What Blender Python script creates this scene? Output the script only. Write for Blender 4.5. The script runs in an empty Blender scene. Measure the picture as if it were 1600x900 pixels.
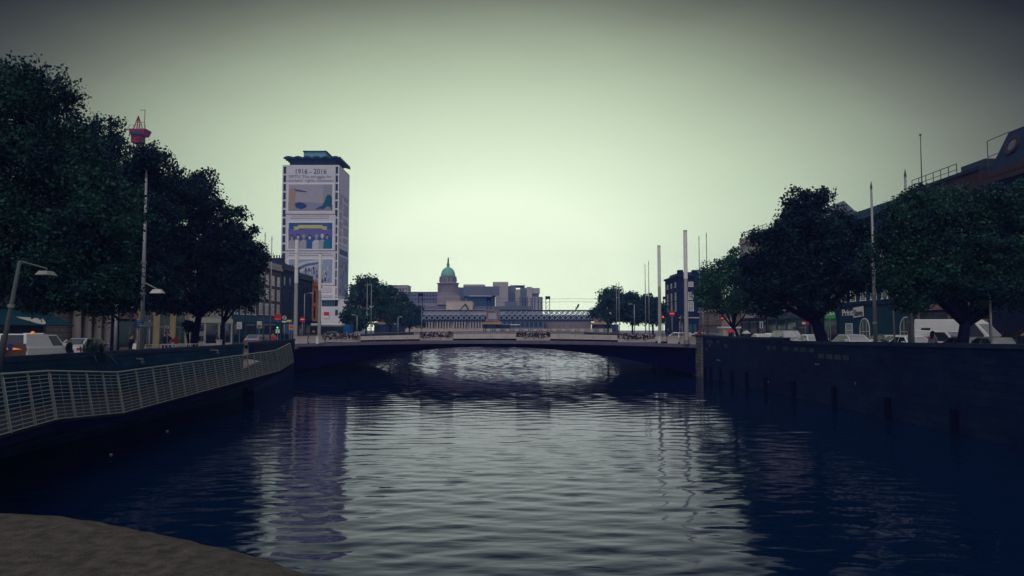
SKX = 0.60
SKY_K = 1.0
SKY_RAMP = [(0.0,(1.12,1.27,0.92)),(0.10,(1.03,1.18,0.86)),(0.17,(0.79,0.93,0.67)),(0.23,(0.60,0.72,0.51)),(0.315,(0.30,0.355,0.25)),(0.345,(0.19,0.215,0.155)),(0.37,(0.115,0.128,0.095)),(0.395,(0.058,0.063,0.048)),(0.425,(0.016,0.016,0.012)),(0.52,(0.02,0.02,0.02)),(0.68,(0.2,0.205,0.23)),(0.85,(0.55,0.56,0.62)),(1.0,(0.74,0.74,0.82))]
HAZE_D = 0.0005
HAZE_COL = (0.24,0.36,1.0)
WSLOPE = 0.05
WB1, WB2 = 0.028, 0.012
WATER_COL = (0.0005,0.008,0.030)
WATER_TINT = (0.84,0.82,1.0)
import bpy, bmesh, math, random
import numpy as np
from mathutils import Vector, Matrix
C = bpy.context.scene.collection
PI = math.pi
R = math.radians
random.seed(11)
rng = np.random.default_rng(7)

# ------------------------------------------------------------------ camera
F = 1155.0; EYE = 5.0; PITCH = math.atan(66.0/F)
cp, sp = math.cos(PITCH), math.sin(PITCH)
def ray(px, py):
    x = (px-800)/F; y = (450-py)/F
    return Vector((x, cp - y*sp, sp + y*cp))
def at(px, py, Y):
    d = ray(px, py); k = Y/d.y
    return Vector((d.x*k, Y, EYE + d.z*k))
def atx(px, py, X):
    d = ray(px, py); k = X/d.x
    return Vector((X, d.y*k, EYE + d.z*k))
cam = bpy.data.cameras.new('camera'); co = bpy.data.objects.new('camera', cam); C.objects.link(co)
cam.sensor_width = 36; cam.lens = 36*F/1600; cam.clip_start = 0.05; cam.clip_end = 9000
co.location = (0, 0, EYE); co.rotation_euler = (PI/2 + PITCH, 0, 0)
S = bpy.context.scene
S.camera = co
S.view_settings.view_transform = 'Standard'; S.view_settings.look = 'None'
S.view_settings.exposure = 0.0; S.view_settings.gamma = 1.0

# ------------------------------------------------------------------ materials
MATS = {}
def mat(name, col, rough=0.7, var=0.25, scale=3.0, metal=0.0, spec=None, bump=0.0, bscale=20.0, col2=None, stretch=(1,1,1), ior=None):
    if name in MATS: return MATS[name]
    m = bpy.data.materials.new(name); m.use_nodes = True
    nt = m.node_tree; b = nt.nodes['Principled BSDF']
    b.inputs['Roughness'].default_value = rough; b.inputs['Metallic'].default_value = metal
    b.inputs['Specular IOR Level'].default_value = spec if spec is not None else (0.45 if rough < 0.5 else 0.12)
    tc = nt.nodes.new('ShaderNodeNewGeometry')
    mp = nt.nodes.new('ShaderNodeMapping'); mp.inputs['Scale'].default_value = stretch
    nt.links.new(tc.outputs['Position'], mp.inputs['Vector'])
    n = nt.nodes.new('ShaderNodeTexNoise'); n.inputs['Scale'].default_value = scale; n.inputs['Detail'].default_value = 6
    n.inputs['Roughness'].default_value = 0.65
    nt.links.new(mp.outputs['Vector'], n.inputs['Vector'])
    r = nt.nodes.new('ShaderNodeValToRGB')
    c2 = col2 or tuple(c*(1+var) for c in col)
    c1 = tuple(c*(1-var) for c in col)
    r.color_ramp.elements[0].position = 0.32; r.color_ramp.elements[1].position = 0.68
    r.color_ramp.elements[0].color = (*c1, 1); r.color_ramp.elements[1].color = (*c2, 1)
    nt.links.new(n.outputs['Fac'], r.inputs['Fac']); nt.links.new(r.outputs['Color'], b.inputs['Base Color'])
    if bump:
        n2 = nt.nodes.new('ShaderNodeTexNoise'); n2.inputs['Scale'].default_value = bscale; n2.inputs['Detail'].default_value = 5
        nt.links.new(mp.outputs['Vector'], n2.inputs['Vector'])
        bp = nt.nodes.new('ShaderNodeBump'); bp.inputs['Strength'].default_value = bump; bp.inputs['Distance'].default_value = 0.02
        nt.links.new(n2.outputs['Fac'], bp.inputs['Height']); nt.links.new(bp.outputs['Normal'], b.inputs['Normal'])
    MATS[name] = m
    return m
def bmat(name, ca, cb, mortar, axes='yz', bw=0.45, rh=0.15, ms=0.02, rough=0.85, stain=None, stain_amt=0.5, bias=0.0):
    """block / brick masonry laid in world metres"""
    m = bpy.data.materials.new(name); m.use_nodes = True
    nt = m.node_tree; b = nt.nodes['Principled BSDF']; b.inputs['Roughness'].default_value = rough
    b.inputs['Specular IOR Level'].default_value = 0.08
    g = nt.nodes.new('ShaderNodeNewGeometry'); sx = nt.nodes.new('ShaderNodeSeparateXYZ'); cx = nt.nodes.new('ShaderNodeCombineXYZ')
    nt.links.new(g.outputs['Position'], sx.inputs[0])
    if axes == 'xyz':
        a = nt.nodes.new('ShaderNodeMath'); a.operation = 'ADD'
        nt.links.new(sx.outputs['X'], a.inputs[0]); nt.links.new(sx.outputs['Y'], a.inputs[1])
        nt.links.new(a.outputs[0], cx.inputs['X'])
    else:
        nt.links.new(sx.outputs['XYZ'.index(axes[0].upper())], cx.inputs['X'])
    nt.links.new(sx.outputs['Z'], cx.inputs['Y'])
    t = nt.nodes.new('ShaderNodeTexBrick'); t.inputs['Scale'].default_value = 1
    t.inputs['Brick Width'].default_value = bw; t.inputs['Row Height'].default_value = rh; t.inputs['Mortar Size'].default_value = ms
    t.inputs['Color1'].default_value = (*ca, 1); t.inputs['Color2'].default_value = (*cb, 1); t.inputs['Mortar'].default_value = (*mortar, 1)
    t.inputs['Bias'].default_value = bias
    nt.links.new(cx.outputs[0], t.inputs['Vector'])
    n = nt.nodes.new('ShaderNodeTexNoise'); n.inputs['Scale'].default_value = 0.6; n.inputs['Detail'].default_value = 7; n.inputs['Roughness'].default_value = 0.7
    nt.links.new(g.outputs['Position'], n.inputs['Vector'])
    rp = nt.nodes.new('ShaderNodeValToRGB'); rp.color_ramp.elements[0].position = 0.38; rp.color_ramp.elements[1].position = 0.68
    nt.links.new(n.outputs['Fac'], rp.inputs['Fac'])
    ml = nt.nodes.new('ShaderNodeMath'); ml.operation = 'MULTIPLY'; ml.inputs[1].default_value = stain_amt
    nt.links.new(rp.outputs['Color'], ml.inputs[0])
    mx = nt.nodes.new('ShaderNodeMix'); mx.data_type = 'RGBA'
    nt.links.new(ml.outputs[0], mx.inputs['Factor']); nt.links.new(t.outputs['Color'], mx.inputs['A'])
    st = stain or tuple(c*0.5 for c in ca); mx.inputs['B'].default_value = (*st, 1)
    nt.links.new(mx.outputs['Result'], b.inputs['Base Color'])
    bp = nt.nodes.new('ShaderNodeBump'); bp.inputs['Strength'].default_value = 0.5; bp.inputs['Distance'].default_value = 0.02
    nt.links.new(t.outputs['Fac'], bp.inputs['Height']); bp.invert = True
    nt.links.new(bp.outputs['Normal'], b.inputs['Normal'])
    MATS[name] = m
    return m
def glow(name, col, strength):
    m = bpy.data.materials.new(name); m.use_nodes = True
    b = m.node_tree.nodes['Principled BSDF']; b.inputs['Base Color'].default_value = (*col, 1)
    b.inputs['Emission Color'].default_value = (*col, 1); b.inputs['Emission Strength'].default_value = strength
    MATS[name] = m; return m
def leafmat(name, c1, c2, trans=0.15):
    m = bpy.data.materials.new(name); m.use_nodes = True
    nt = m.node_tree; b = nt.nodes['Principled BSDF']; b.inputs['Roughness'].default_value = 0.55
    b.inputs['Specular IOR Level'].default_value = 0.10
    g = nt.nodes.new('ShaderNodeNewGeometry')
    n = nt.nodes.new('ShaderNodeTexNoise'); n.inputs['Scale'].default_value = 0.55; n.inputs['Detail'].default_value = 4
    nt.links.new(g.outputs['Position'], n.inputs['Vector'])
    a = nt.nodes.new('ShaderNodeMath'); a.operation = 'MULTIPLY_ADD'; a.inputs[1].default_value = 0.45
    nt.links.new(g.outputs['Random Per Island'], a.inputs[0]); nt.links.new(n.outputs['Fac'], a.inputs[2])
    r = nt.nodes.new('ShaderNodeValToRGB'); r.color_ramp.elements[0].position = 0.45; r.color_ramp.elements[1].position = 0.95
    r.color_ramp.elements[0].color = (*c1, 1); r.color_ramp.elements[1].color = (*c2, 1)
    nt.links.new(a.outputs[0], r.inputs['Fac']); nt.links.new(r.outputs['Color'], b.inputs['Base Color'])
    tr = nt.nodes.new('ShaderNodeBsdfTranslucent'); nt.links.new(r.outputs['Color'], tr.inputs['Color'])
    mx = nt.nodes.new('ShaderNodeMixShader'); mx.inputs[0].default_value = trans
    out = nt.nodes['Material Output']
    nt.links.new(b.outputs[0], mx.inputs[1]); nt.links.new(tr.outputs[0], mx.inputs[2]); nt.links.new(mx.outputs[0], out.inputs['Surface'])
    MATS[name] = m; return m
M = MATS
mat('asphalt', (0.045,0.047,0.052), 0.9, 0.2, 2)
mat('paving', (0.2,0.19,0.19), 0.85, 0.2, 1.5)
mat('earth', (0.06,0.06,0.06), 0.9, 0.2, 0.4)
mat('mud', (0.02,0.025,0.03), 0.9)
mat('kerbstone', (0.28,0.27,0.26), 0.85)
mat('roadpaint', (0.7,0.7,0.66), 0.7, 0.1, 4)
mat('bark', (0.003,0.004,0.026), 0.95, 0.4, 6, bump=0.6, stretch=(1,1,0.25))
mat('pole_grey', (0.22,0.23,0.24), 0.45, 0.12, 4, metal=0.3)
mat('pole_dark', (0.06,0.07,0.09), 0.5, 0.15, 4)
mat('mast_lower', (0.4,0.37,0.35), 0.45, 0.06, 3, metal=0.2)
mat('mast_upper', (0.78,0.76,0.7), 0.4, 0.05, 3)
mat('rail_steel', (0.125,0.135,0.13), 0.4, 0.12, 5, metal=0.35)
mat('rail_wire', (0.13,0.14,0.13), 0.45, 0.1, 5, metal=0.2)
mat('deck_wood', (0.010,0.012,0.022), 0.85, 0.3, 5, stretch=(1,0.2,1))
mat('steel_and_shade_dark', (0.0006,0.0009,0.034), 0.8, 0.3, 1.5, spec=0.02)  # dark steel, also the shade put under bridge deck and footpath wall
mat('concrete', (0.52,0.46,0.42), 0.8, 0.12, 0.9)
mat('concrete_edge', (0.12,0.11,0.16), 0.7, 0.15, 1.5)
mat('granite', (0.064,0.057,0.049), 0.9, 0.45, 26, bump=0.7, bscale=170)
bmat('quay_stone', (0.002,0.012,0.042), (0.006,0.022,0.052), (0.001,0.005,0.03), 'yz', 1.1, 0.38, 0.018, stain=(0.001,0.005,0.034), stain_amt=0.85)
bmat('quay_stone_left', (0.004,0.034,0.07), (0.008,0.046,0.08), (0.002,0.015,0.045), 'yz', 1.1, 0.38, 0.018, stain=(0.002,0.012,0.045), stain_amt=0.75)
bmat('pier_stone', (0.26,0.24,0.22), (0.10,0.11,0.12), (0.04,0.05,0.07), 'xyz', 0.85, 0.36, 0.025, stain=(0.04,0.05,0.07), stain_amt=0.8)
mat('coping', (0.014,0.026,0.055), 0.85, 0.3, 2)
bmat('brick_brown', (0.16,0.09,0.085), (0.12,0.07,0.075), (0.16,0.13,0.13), 'xyz', 0.24, 0.08, 0.008, stain=(0.07,0.06,0.08), stain_amt=0.5)
bmat('brick_navy', (0.006,0.018,0.07), (0.005,0.014,0.055), (0.012,0.025,0.075), 'xyz', 0.24, 0.08, 0.008)
bmat('brick_grey', (0.03,0.055,0.10), (0.022,0.045,0.085), (0.05,0.07,0.11), 'xyz', 0.24, 0.08, 0.008)
bmat('brick_red', (0.16,0.085,0.07), (0.12,0.06,0.055), (0.15,0.12,0.11), 'xyz', 0.24, 0.08, 0.008)
mat('render_orange', (0.62,0.22,0.09), 0.8, 0.12, 1)
mat('render_green', (0.008,0.045,0.075), 0.8, 0.2, 0.8)
mat('render_teal', (0.03,0.085,0.12), 0.7, 0.2, 0.8)
mat('render_dark', (0.008,0.014,0.05), 0.8, 0.25, 0.8)
mat('render_cream', (0.42,0.38,0.3), 0.8, 0.15, 0.8)
mat('render_yellow', (0.55,0.42,0.24), 0.8, 0.12, 1)
mat('stone_pale', (0.42,0.37,0.33), 0.85, 0.15, 0.6)
bmat('stone_rustic', (0.30,0.25,0.22), (0.26,0.22,0.2), (0.1,0.09,0.1), 'yz', 0.9, 0.4, 0.03)
mat('stone_pink', (0.24,0.155,0.135), 0.85, 0.2, 0.7)
mat('stone_orange', (0.055,0.037,0.045), 0.85, 0.3, 0.6)
mat('slate', (0.012,0.03,0.065), 0.7, 0.25, 2)
mat('slate_light', (0.12,0.15,0.19), 0.7, 0.2, 1)
mat('lead', (0.035,0.05,0.08), 0.6, 0.15, 1)
mat('white_paint', (0.72,0.71,0.68), 0.5, 0.06, 3)
mat('cream_paint', (0.6,0.58,0.5), 0.6, 0.1, 3)
mat('black_paint', (0.012,0.013,0.02), 0.4, 0.1, 3)
mat('red_paint', (0.55,0.03,0.04), 0.5, 0.1, 3)
mat('crane_red', (0.24,0.015,0.035), 0.5, 0.15, 0.5)
mat('blue_paint', (0.015,0.05,0.22), 0.5, 0.1, 3)
mat('shop_blue', (0.01,0.10,0.28), 0.5, 0.15, 2)
mat('yellow_paint', (0.75,0.62,0.08), 0.5, 0.1, 3)
mat('orange_paint', (0.8,0.28,0.07), 0.5, 0.1, 3)
mat('green_sign', (0.04,0.42,0.08), 0.5, 0.08, 3)
mat('awning', (0.006,0.05,0.075), 0.9, 0.2, 2)
mat('glass', (0.015,0.025,0.04), 0.08, 0.2, 1, spec=0.6)
mat('glass_teal', (0.02,0.06,0.07), 0.12, 0.2, 1, spec=0.5)
mat('glass_pale', (0.3,0.32,0.33), 0.15, 0.15, 1, spec=0.5)
mat('tyre', (0.012,0.012,0.014), 0.9); mat('rim', (0.4,0.4,0.42), 0.35, metal=0.7)
mat('lamp_glass', (0.36,0.36,0.33), 0.2)
mat('tower_panel', (0.62,0.59,0.6), 0.7, 0.05, 0.5)
mat('banner_cloth', (0.60,0.57,0.585), 0.9, 0.05, 0.25)
mat('banner_white', (0.74,0.70,0.70), 0.9, 0.04, 0.3)
mat('banner_ink', (0.07,0.08,0.17), 0.9, 0.1, 1)
mat('banner_text', (0.22,0.21,0.3), 0.9, 0.1, 1)
mat('copper_dark', (0.012,0.055,0.10), 0.6, 0.2, 0.5)
mat('copper_pale', (0.13,0.30,0.32), 0.6, 0.1, 0.5)
mat('dome_green', (0.17,0.42,0.30), 0.7, 0.12, 0.5)
mat('custom_stone', (0.27,0.235,0.26), 0.85, 0.15, 0.4)  # lightened: part of the distance haze is in this colour
mat('custom_pale', (0.50,0.42,0.33), 0.85, 0.12, 0.3)
mat('office_dark', (0.15,0.17,0.21), 0.7, 0.12, 0.3, stretch=(1,1,4))  # distance haze mixed into the dark office colour
mat('office_stone', (0.40,0.355,0.345), 0.8, 0.08, 0.3)  # base colour paled to stand in for distance haze
mat('girder_blue', (0.02,0.035,0.07), 0.6, 0.2, 0.5)
mat('lattice_grey', (0.32,0.36,0.42), 0.6, 0.1, 0.5)
mat('hair_dark', (0.015,0.012,0.014), 0.7); mat('hair_brown', (0.06,0.035,0.02), 0.7)
mat('skin', (0.42,0.26,0.2), 0.6, 0.05)
mat('cloth_dark', (0.015,0.018,0.035), 0.9); mat('cloth_navy', (0.03,0.045,0.10), 0.9); mat('cloth_grey', (0.16,0.16,0.18), 0.9)
mat('cloth_red', (0.5,0.04,0.05), 0.9); mat('cloth_purple', (0.16,0.05,0.16), 0.9); mat('cloth_blue', (0.06,0.2,0.35), 0.9)
mat('gull_white', (0.75,0.75,0.75), 0.8, 0.05); mat('gull_grey', (0.2,0.21,0.23), 0.8)
leafmat('leaf_plane', (0.0010,0.006,0.030), (0.020,0.080,0.056), 0.12)
leafmat('leaf_dark', (0.0008,0.0035,0.030), (0.008,0.040,0.044), 0.12)
leafmat('leaf_fresh', (0.005,0.035,0.045), (0.04,0.13,0.07))
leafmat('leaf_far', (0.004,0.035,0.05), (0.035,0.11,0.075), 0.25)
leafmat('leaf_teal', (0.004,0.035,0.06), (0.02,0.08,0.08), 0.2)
leafmat('leaf_palm', (0.01,0.03,0.04), (0.06,0.10,0.10), 0.1)

# ------------------------------------------------------------------ mesh builder
class MB:
    def __init__(s): s.v = []; s.f = []; s.mi = []; s.m = 0
    def add(s, vs, fs):
        o = len(s.v); s.v += [tuple(p) for p in vs]
        for f in fs: s.f.append(tuple(i+o for i in f)); s.mi.append(s.m)
        return s
    def quad(s, a, b, c, d): return s.add([a,b,c,d], [(0,1,2,3)])
    def poly(s, pts): return s.add(pts, [tuple(range(len(pts)))])
    def box(s, x0, x1, y0, y1, z0, z1):
        return s.add([(x0,y0,z0),(x1,y0,z0),(x1,y1,z0),(x0,y1,z0),(x0,y0,z1),(x1,y0,z1),(x1,y1,z1),(x0,y1,z1)],
                     [(3,2,1,0),(4,5,6,7),(0,1,5,4),(1,2,6,5),(2,3,7,6),(3,0,4,7)])
    def hexa(s, b, t):      # 4 bottom pts, 4 top pts
        return s.add(list(b)+list(t), [(3,2,1,0),(4,5,6,7),(0,1,5,4),(1,2,6,5),(2,3,7,6),(3,0,4,7)])
    def prism(s, pts, vec):  # closed outline extruded along vec
        n = len(pts); vec = Vector(vec); p2 = [tuple(Vector(p)+vec) for p in pts]
        return s.add(list(pts)+p2, [tuple(reversed(range(n))), tuple(range(n,2*n))] + [(i,(i+1)%n,n+(i+1)%n,n+i) for i in range(n)])
    def tube(s, pts, rs, seg=8, cap=True):
        pts = [Vector(p) for p in pts]
        if not isinstance(rs, (list,tuple)): rs = [rs]*len(pts)
        rings = []; ref = None
        for i, p in enumerate(pts):
            t = (pts[min(i+1,len(pts)-1)] - pts[max(i-1,0)]).normalized()
            if ref is None: ref = Vector((1,0,0)) if abs(t.x) < 0.9 else Vector((0,1,0))
            a = (ref - t*ref.dot(t)).normalized(); b = t.cross(a); ref = a
            rings.append([p + (a*math.cos(2*PI*k/seg) + b*math.sin(2*PI*k/seg))*rs[i] for k in range(seg)])
        vs = [q for r in rings for q in r]; fs = []
        for i in range(len(pts)-1):
            for k in range(seg):
                fs.append((i*seg+k, i*seg+(k+1)%seg, (i+1)*seg+(k+1)%seg, (i+1)*seg+k))
        if cap: fs += [tuple(reversed(range(seg))), tuple(range((len(pts)-1)*seg, len(pts)*seg))]
        return s.add(vs, fs)
    def bar(s, p, q, w, h=None):   # rectangular bar
        p, q = Vector(p), Vector(q); h = h or w; t = (q-p).normalized()
        up = Vector((0,0,1)) if abs(t.z) < 0.95 else Vector((0,1,0))
        a = t.cross(up).normalized()*w/2; b = a.cross(t).normalized()*h/2
        return s.hexa([p-a-b,p+a-b,p+a+b,p-a+b], [q-a-b,q+a-b,q+a+b,q-a+b])
    def lathe(s, prof, c=(0,0,0), seg=24):
        cx, cy, cz = c; vs = []; fs = []
        for r, z in prof:
            vs += [(cx+r*math.cos(2*PI*k/seg), cy+r*math.sin(2*PI*k/seg), cz+z) for k in range(seg)]
        for i in range(len(prof)-1):
            for k in range(seg): fs.append((i*seg+k, i*seg+(k+1)%seg, (i+1)*seg+(k+1)%seg, (i+1)*seg+k))
        fs += [tuple(reversed(range(seg))), tuple(range((len(prof)-1)*seg, len(prof)*seg))]
        return s.add(vs, fs)
    def ball(s, c, rx, ry=None, rz=None, seg=12, rings=8):
        ry = ry or rx; rz = rz or rx; vs = []; fs = []
        for i in range(rings+1):
            th = PI*i/rings
            for k in range(seg):
                ph = 2*PI*k/seg
                vs.append((c[0]+rx*math.sin(th)*math.cos(ph), c[1]+ry*math.sin(th)*math.sin(ph), c[2]-rz*math.cos(th)))
        for i in range(rings):
            for k in range(seg): fs.append((i*seg+k, i*seg+(k+1)%seg, (i+1)*seg+(k+1)%seg, (i+1)*seg+k))
        return s.add(vs, fs)
    def mesh(s, name, mats, off=(0,0,0), smooth=False):
        me = bpy.data.meshes.new(name)
        me.from_pydata([(a-off[0], b-off[1], c-off[2]) for a,b,c in s.v], [], s.f)
        if not isinstance(mats, (list,tuple)): mats = [mats]
        for m in mats: me.materials.append(M[m] if isinstance(m, str) else m)
        if len(mats) > 1: me.polygons.foreach_set('material_index', s.mi)
        if smooth: me.polygons.foreach_set('use_smooth', [True]*len(me.polygons))
        me.update(); return me
    # parts: vertices are given in world space when the thing's root is unrotated and world=True
    def part(s, name, mats, root, world=True, smooth=False, bevel=0, label=None):
        off = (0,0,0)
        if world:
            o = root; off = Vector((0,0,0))
            while o is not None: off = off + o.location; o = o.parent
        o = bpy.data.objects.new(name, s.mesh(name, mats, off, smooth)); C.objects.link(o); o.parent = root
        if bevel: bev(o, bevel)
        if label: o['label'] = label
        return o
    def thing(s, name, mats, label, cat, loc=None, group=None, smooth=False, bevel=0, kind=None):
        if loc is None:
            xs = [v[0] for v in s.v]; ys = [v[1] for v in s.v]; zs = [v[2] for v in s.v]
            loc = ((min(xs)+max(xs))/2, (min(ys)+max(ys))/2, min(zs))
        o = bpy.data.objects.new(name, s.mesh(name, mats, loc, smooth)); C.objects.link(o); o.location = loc
        if label: o['label'] = label; o['category'] = cat
        if group: o['group'] = group
        if kind: o['kind'] = kind
        if bevel: bev(o, bevel)
        return o
def bev(o, w, seg=2):
    b = o.modifiers.new('bevel', 'BEVEL'); b.width = w; b.segments = seg; b.limit_method = 'ANGLE'; b.angle_limit = R(35)
def root(name, label, cat, loc, rz=0, group=None):
    o = bpy.data.objects.new(name, None); C.objects.link(o); o.location = loc; o.rotation_euler = (0,0,rz)
    o['label'] = label; o['category'] = cat; o.empty_display_size = 0.5
    if group: o['group'] = group
    return o
def struct(name, mb, m, smooth=False):
    o = bpy.data.objects.new(name, mb.mesh(name, m, smooth=smooth)); C.objects.link(o); o['kind'] = 'structure'; return o
def clone(src, label=None, loc=None, rz=None, group=None):
    r = src.copy(); C.objects.link(r)
    if loc is not None: r.location = loc
    if rz is not None: r.rotation_euler = (0,0,rz)
    if label: r['label'] = label
    if group: r['group'] = group
    def rec(a, b):
        for ch in list(a.children):
            c = ch.copy(); C.objects.link(c); c.parent = b; rec(ch, c)
    rec(src, r); return r
def text_mesh(txt, size, depth=0.02, m='white_paint', align='CENTER', bold=0.0):
    cu = bpy.data.curves.new('lettering', 'FONT'); cu.body = txt; cu.size = size; cu.extrude = depth; cu.align_x = align; cu.offset = bold
    o = bpy.data.objects.new('lettering', cu); C.objects.link(o)
    dg = bpy.context.evaluated_depsgraph_get(); me = bpy.data.meshes.new_from_object(o.evaluated_get(dg))
    bpy.data.objects.remove(o); bpy.data.curves.remove(cu)
    me.materials.clear(); me.materials.append(M[m]); return me
def text_part(txt, size, parent, loc, rot, m, width=None, depth=0.02, name='lettering', bold=0.0):
    me = text_mesh(txt, size, depth, m, bold=bold)
    o = bpy.data.objects.new(name, me); C.objects.link(o); o.parent = parent
    off = Vector((0,0,0)); p = parent
    while p is not None: off = off + p.location; p = p.parent
    o.location = Vector(loc) - off; o.rotation_euler = rot
    if width:
        w = max(v.co.x for v in me.vertices) - min(v.co.x for v in me.vertices)
        k = width/w
        for v in me.vertices: v.co.x *= k
    return o
mat('lime', (0.16,0.17,0.17), 0.9, 0.3, 9)
mat('pale_block', (0.036,0.052,0.07), 0.9, 0.6, 5)
mat('strut_blue', (0.03,0.045,0.09), 0.6)
mat('ramp_stone', (0.42,0.34,0.30), 0.85, 0.12, 2)
mat('flower_white', (0.62,0.58,0.58), 0.8); mat('flower_red', (0.35,0.05,0.07), 0.8); mat('flower_mauve', (0.22,0.1,0.3), 0.8)
mat('cap_ochre', (0.42,0.30,0.12), 0.8, 0.15, 1)
for n_, c_ in dict(pic_grey=(.36,.34,.38), pic_ground=(.27,.25,.31), pic_tan=(.36,.26,.19), pic_shadow=(.03,.06,.15), pic_green=(.01,.10,.13), pic_wall=(.28,.28,.34), pic_blue=(.03,.10,.25), pic_violet=(.13,.12,.33), pic_gold=(.55,.48,.18), pic_teal=(.01,.16,.22), pic_pale=(.5,.5,.55), pic_ink=(.05,.06,.12), pic_blue_grey=(.3,.34,.42), pic_slate=(.1,.14,.24)).items(): mat(n_, c_, .9, .06, 1)
glow('lit_red', (1.0,0.05,0.03), 1.5); glow('lit_green', (0.05,0.9,0.45), 1.2); glow('lit_amber', (1.0,0.3,0.05), 0.35)
mat('amber', (0.1,0.05,0.01), 0.4); mat('lens_off', (0.02,0.02,0.02), 0.3)
mat('screen_glass', (0.28,0.29,0.29), 0.12, 0.2, 2, spec=0.6)

mat('fender', (0.001,0.003,0.016), 0.9, 0.3, 3, spec=0.03)
mat('lamp_grey', (0.07,0.085,0.09), 0.6, 0.15, 4)
mat('lamp_shade', (0.2,0.2,0.18), 0.5, 0.1, 4)
# ------------------------------------------------------------------ sky and light
W = bpy.data.worlds.new('World'); S.world = W; W.use_nodes = True
nt = W.node_tree; bg = nt.nodes['Background']; bg.inputs['Strength'].default_value = 0.1
tc = nt.nodes.new('ShaderNodeTexCoord'); sx = nt.nodes.new('ShaderNodeSeparateXYZ')
nt.links.new(tc.outputs['Generated'], sx.inputs[0])
def mth(op, a, b=None, c=None):
    n = nt.nodes.new('ShaderNodeMath'); n.operation = op
    for i, q in enumerate((a, b, c)):
        if q is None: continue
        if isinstance(q, (int, float)): n.inputs[i].default_value = q
        else: nt.links.new(q, n.inputs[i])
    return n.outputs[0]
# overcast sky: glow low ahead, vignette coloured in around it, bright rear fill added
ex = mth('MULTIPLY', mth('ADD', sx.outputs['X'], 0.02), SKX)
ez = mth('SUBTRACT', sx.outputs['Z'], 0.075)
rr = mth('SQRT', mth('ADD', mth('MULTIPLY', ex, ex), mth('MULTIPLY', ez, ez)))
back = mth('MULTIPLY', mth('MAXIMUM', mth('MULTIPLY', sx.outputs['Y'], -1.0), 0.0), 0.6)
rr = mth('ADD', rr, back)
ns = nt.nodes.new('ShaderNodeTexNoise'); ns.inputs['Scale'].default_value = 2.2; ns.inputs['Detail'].default_value = 4
mpw = nt.nodes.new('ShaderNodeMapping'); mpw.inputs['Scale'].default_value = (1,1,3)
nt.links.new(tc.outputs['Generated'], mpw.inputs['Vector']); nt.links.new(mpw.outputs[0], ns.inputs['Vector'])
rr = mth('ADD', rr, mth('MULTIPLY', mth('SUBTRACT', ns.outputs['Fac'], 0.5), 0.035))
ramp = nt.nodes.new('ShaderNodeValToRGB'); cr = ramp.color_ramp
cr.interpolation = 'LINEAR'
els = SKY_RAMP
while len(cr.elements) < len(els): cr.elements.new(0.5)
for e, (p, c) in zip(cr.elements, els): e.position = p; e.color = (*c, 1)
nt.links.new(rr, ramp.inputs['Fac'])
sky = nt.nodes.new('ShaderNodeTexSky'); sky.sky_type = 'NISHITA'; sky.sun_disc = False
SUN_EL, SUN_AZ = R(52), R(200)
sky.sun_elevation = SUN_EL; sky.sun_rotation = SUN_AZ; sky.air_density = 2.0; sky.dust_density = 6.0
sc_ = nt.nodes.new('ShaderNodeVectorMath'); sc_.operation = 'SCALE'; sc_.inputs['Scale'].default_value = 10.0*SKY_K
nt.links.new(ramp.outputs['Color'], sc_.inputs[0])
mixw = nt.nodes.new('ShaderNodeMix'); mixw.data_type = 'RGBA'; mixw.inputs['Factor'].default_value = 0.012
nt.links.new(sc_.outputs['Vector'], mixw.inputs['A']); nt.links.new(sky.outputs['Color'], mixw.inputs['B'])
nt.links.new(mixw.outputs['Result'], bg.inputs['Color'])
sun = bpy.data.lights.new('sun', 'SUN'); sun.energy = 0.6; sun.angle = R(35); sun.color = (1.0, 0.95, 0.88)
so = bpy.data.objects.new('sun', sun); C.objects.link(so)
so.rotation_euler = (PI/2 - SUN_EL, 0, -SUN_AZ + PI)
so.location = (0, -20, 60)

# haze: one even box of damp air round the whole scene
hz = bpy.data.materials.new('haze_air'); hz.use_nodes = True
hn = hz.node_tree; hn.nodes.remove(hn.nodes['Principled BSDF'])
pv = hn.nodes.new('ShaderNodeVolumePrincipled'); pv.inputs['Color'].default_value = (*HAZE_COL, 1); pv.inputs['Density'].default_value = HAZE_D
hn.links.new(pv.outputs[0], hn.nodes['Material Output'].inputs['Volume']); MATS['haze_air'] = hz
if HAZE_D > 0:
    hb = MB().box(-420, 420, -62, 640, -4.2, 71)
    ho = bpy.data.objects.new('haze', hb.mesh('haze', 'haze_air')); C.objects.link(ho); ho['kind'] = 'stuff'
    ho['label'] = 'thin blue haze hanging over the river and far quays'; ho['category'] = 'haze'

# ------------------------------------------------------------------ river
def lerp_poly(tab, y):
    if y <= tab[0][1]: 
        (x0,y0),(x1,y1) = tab[0],tab[1]
    else:
        for (x0,y0),(x1,y1) in zip(tab, tab[1:]):
            if y <= y1: break
    return x0 + (x1-x0)*(y-y0)/(y1-y0)
RW = [(22.6,-60),(21.6,31),(20.2,80.4),(20.4,140),(24,330)]
LW = [(-19.2,-60),(-19.8,28),(-20.4,56),(-21.5,65),(-24.4,83.5),(-26,140),(-40,330)]

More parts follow.
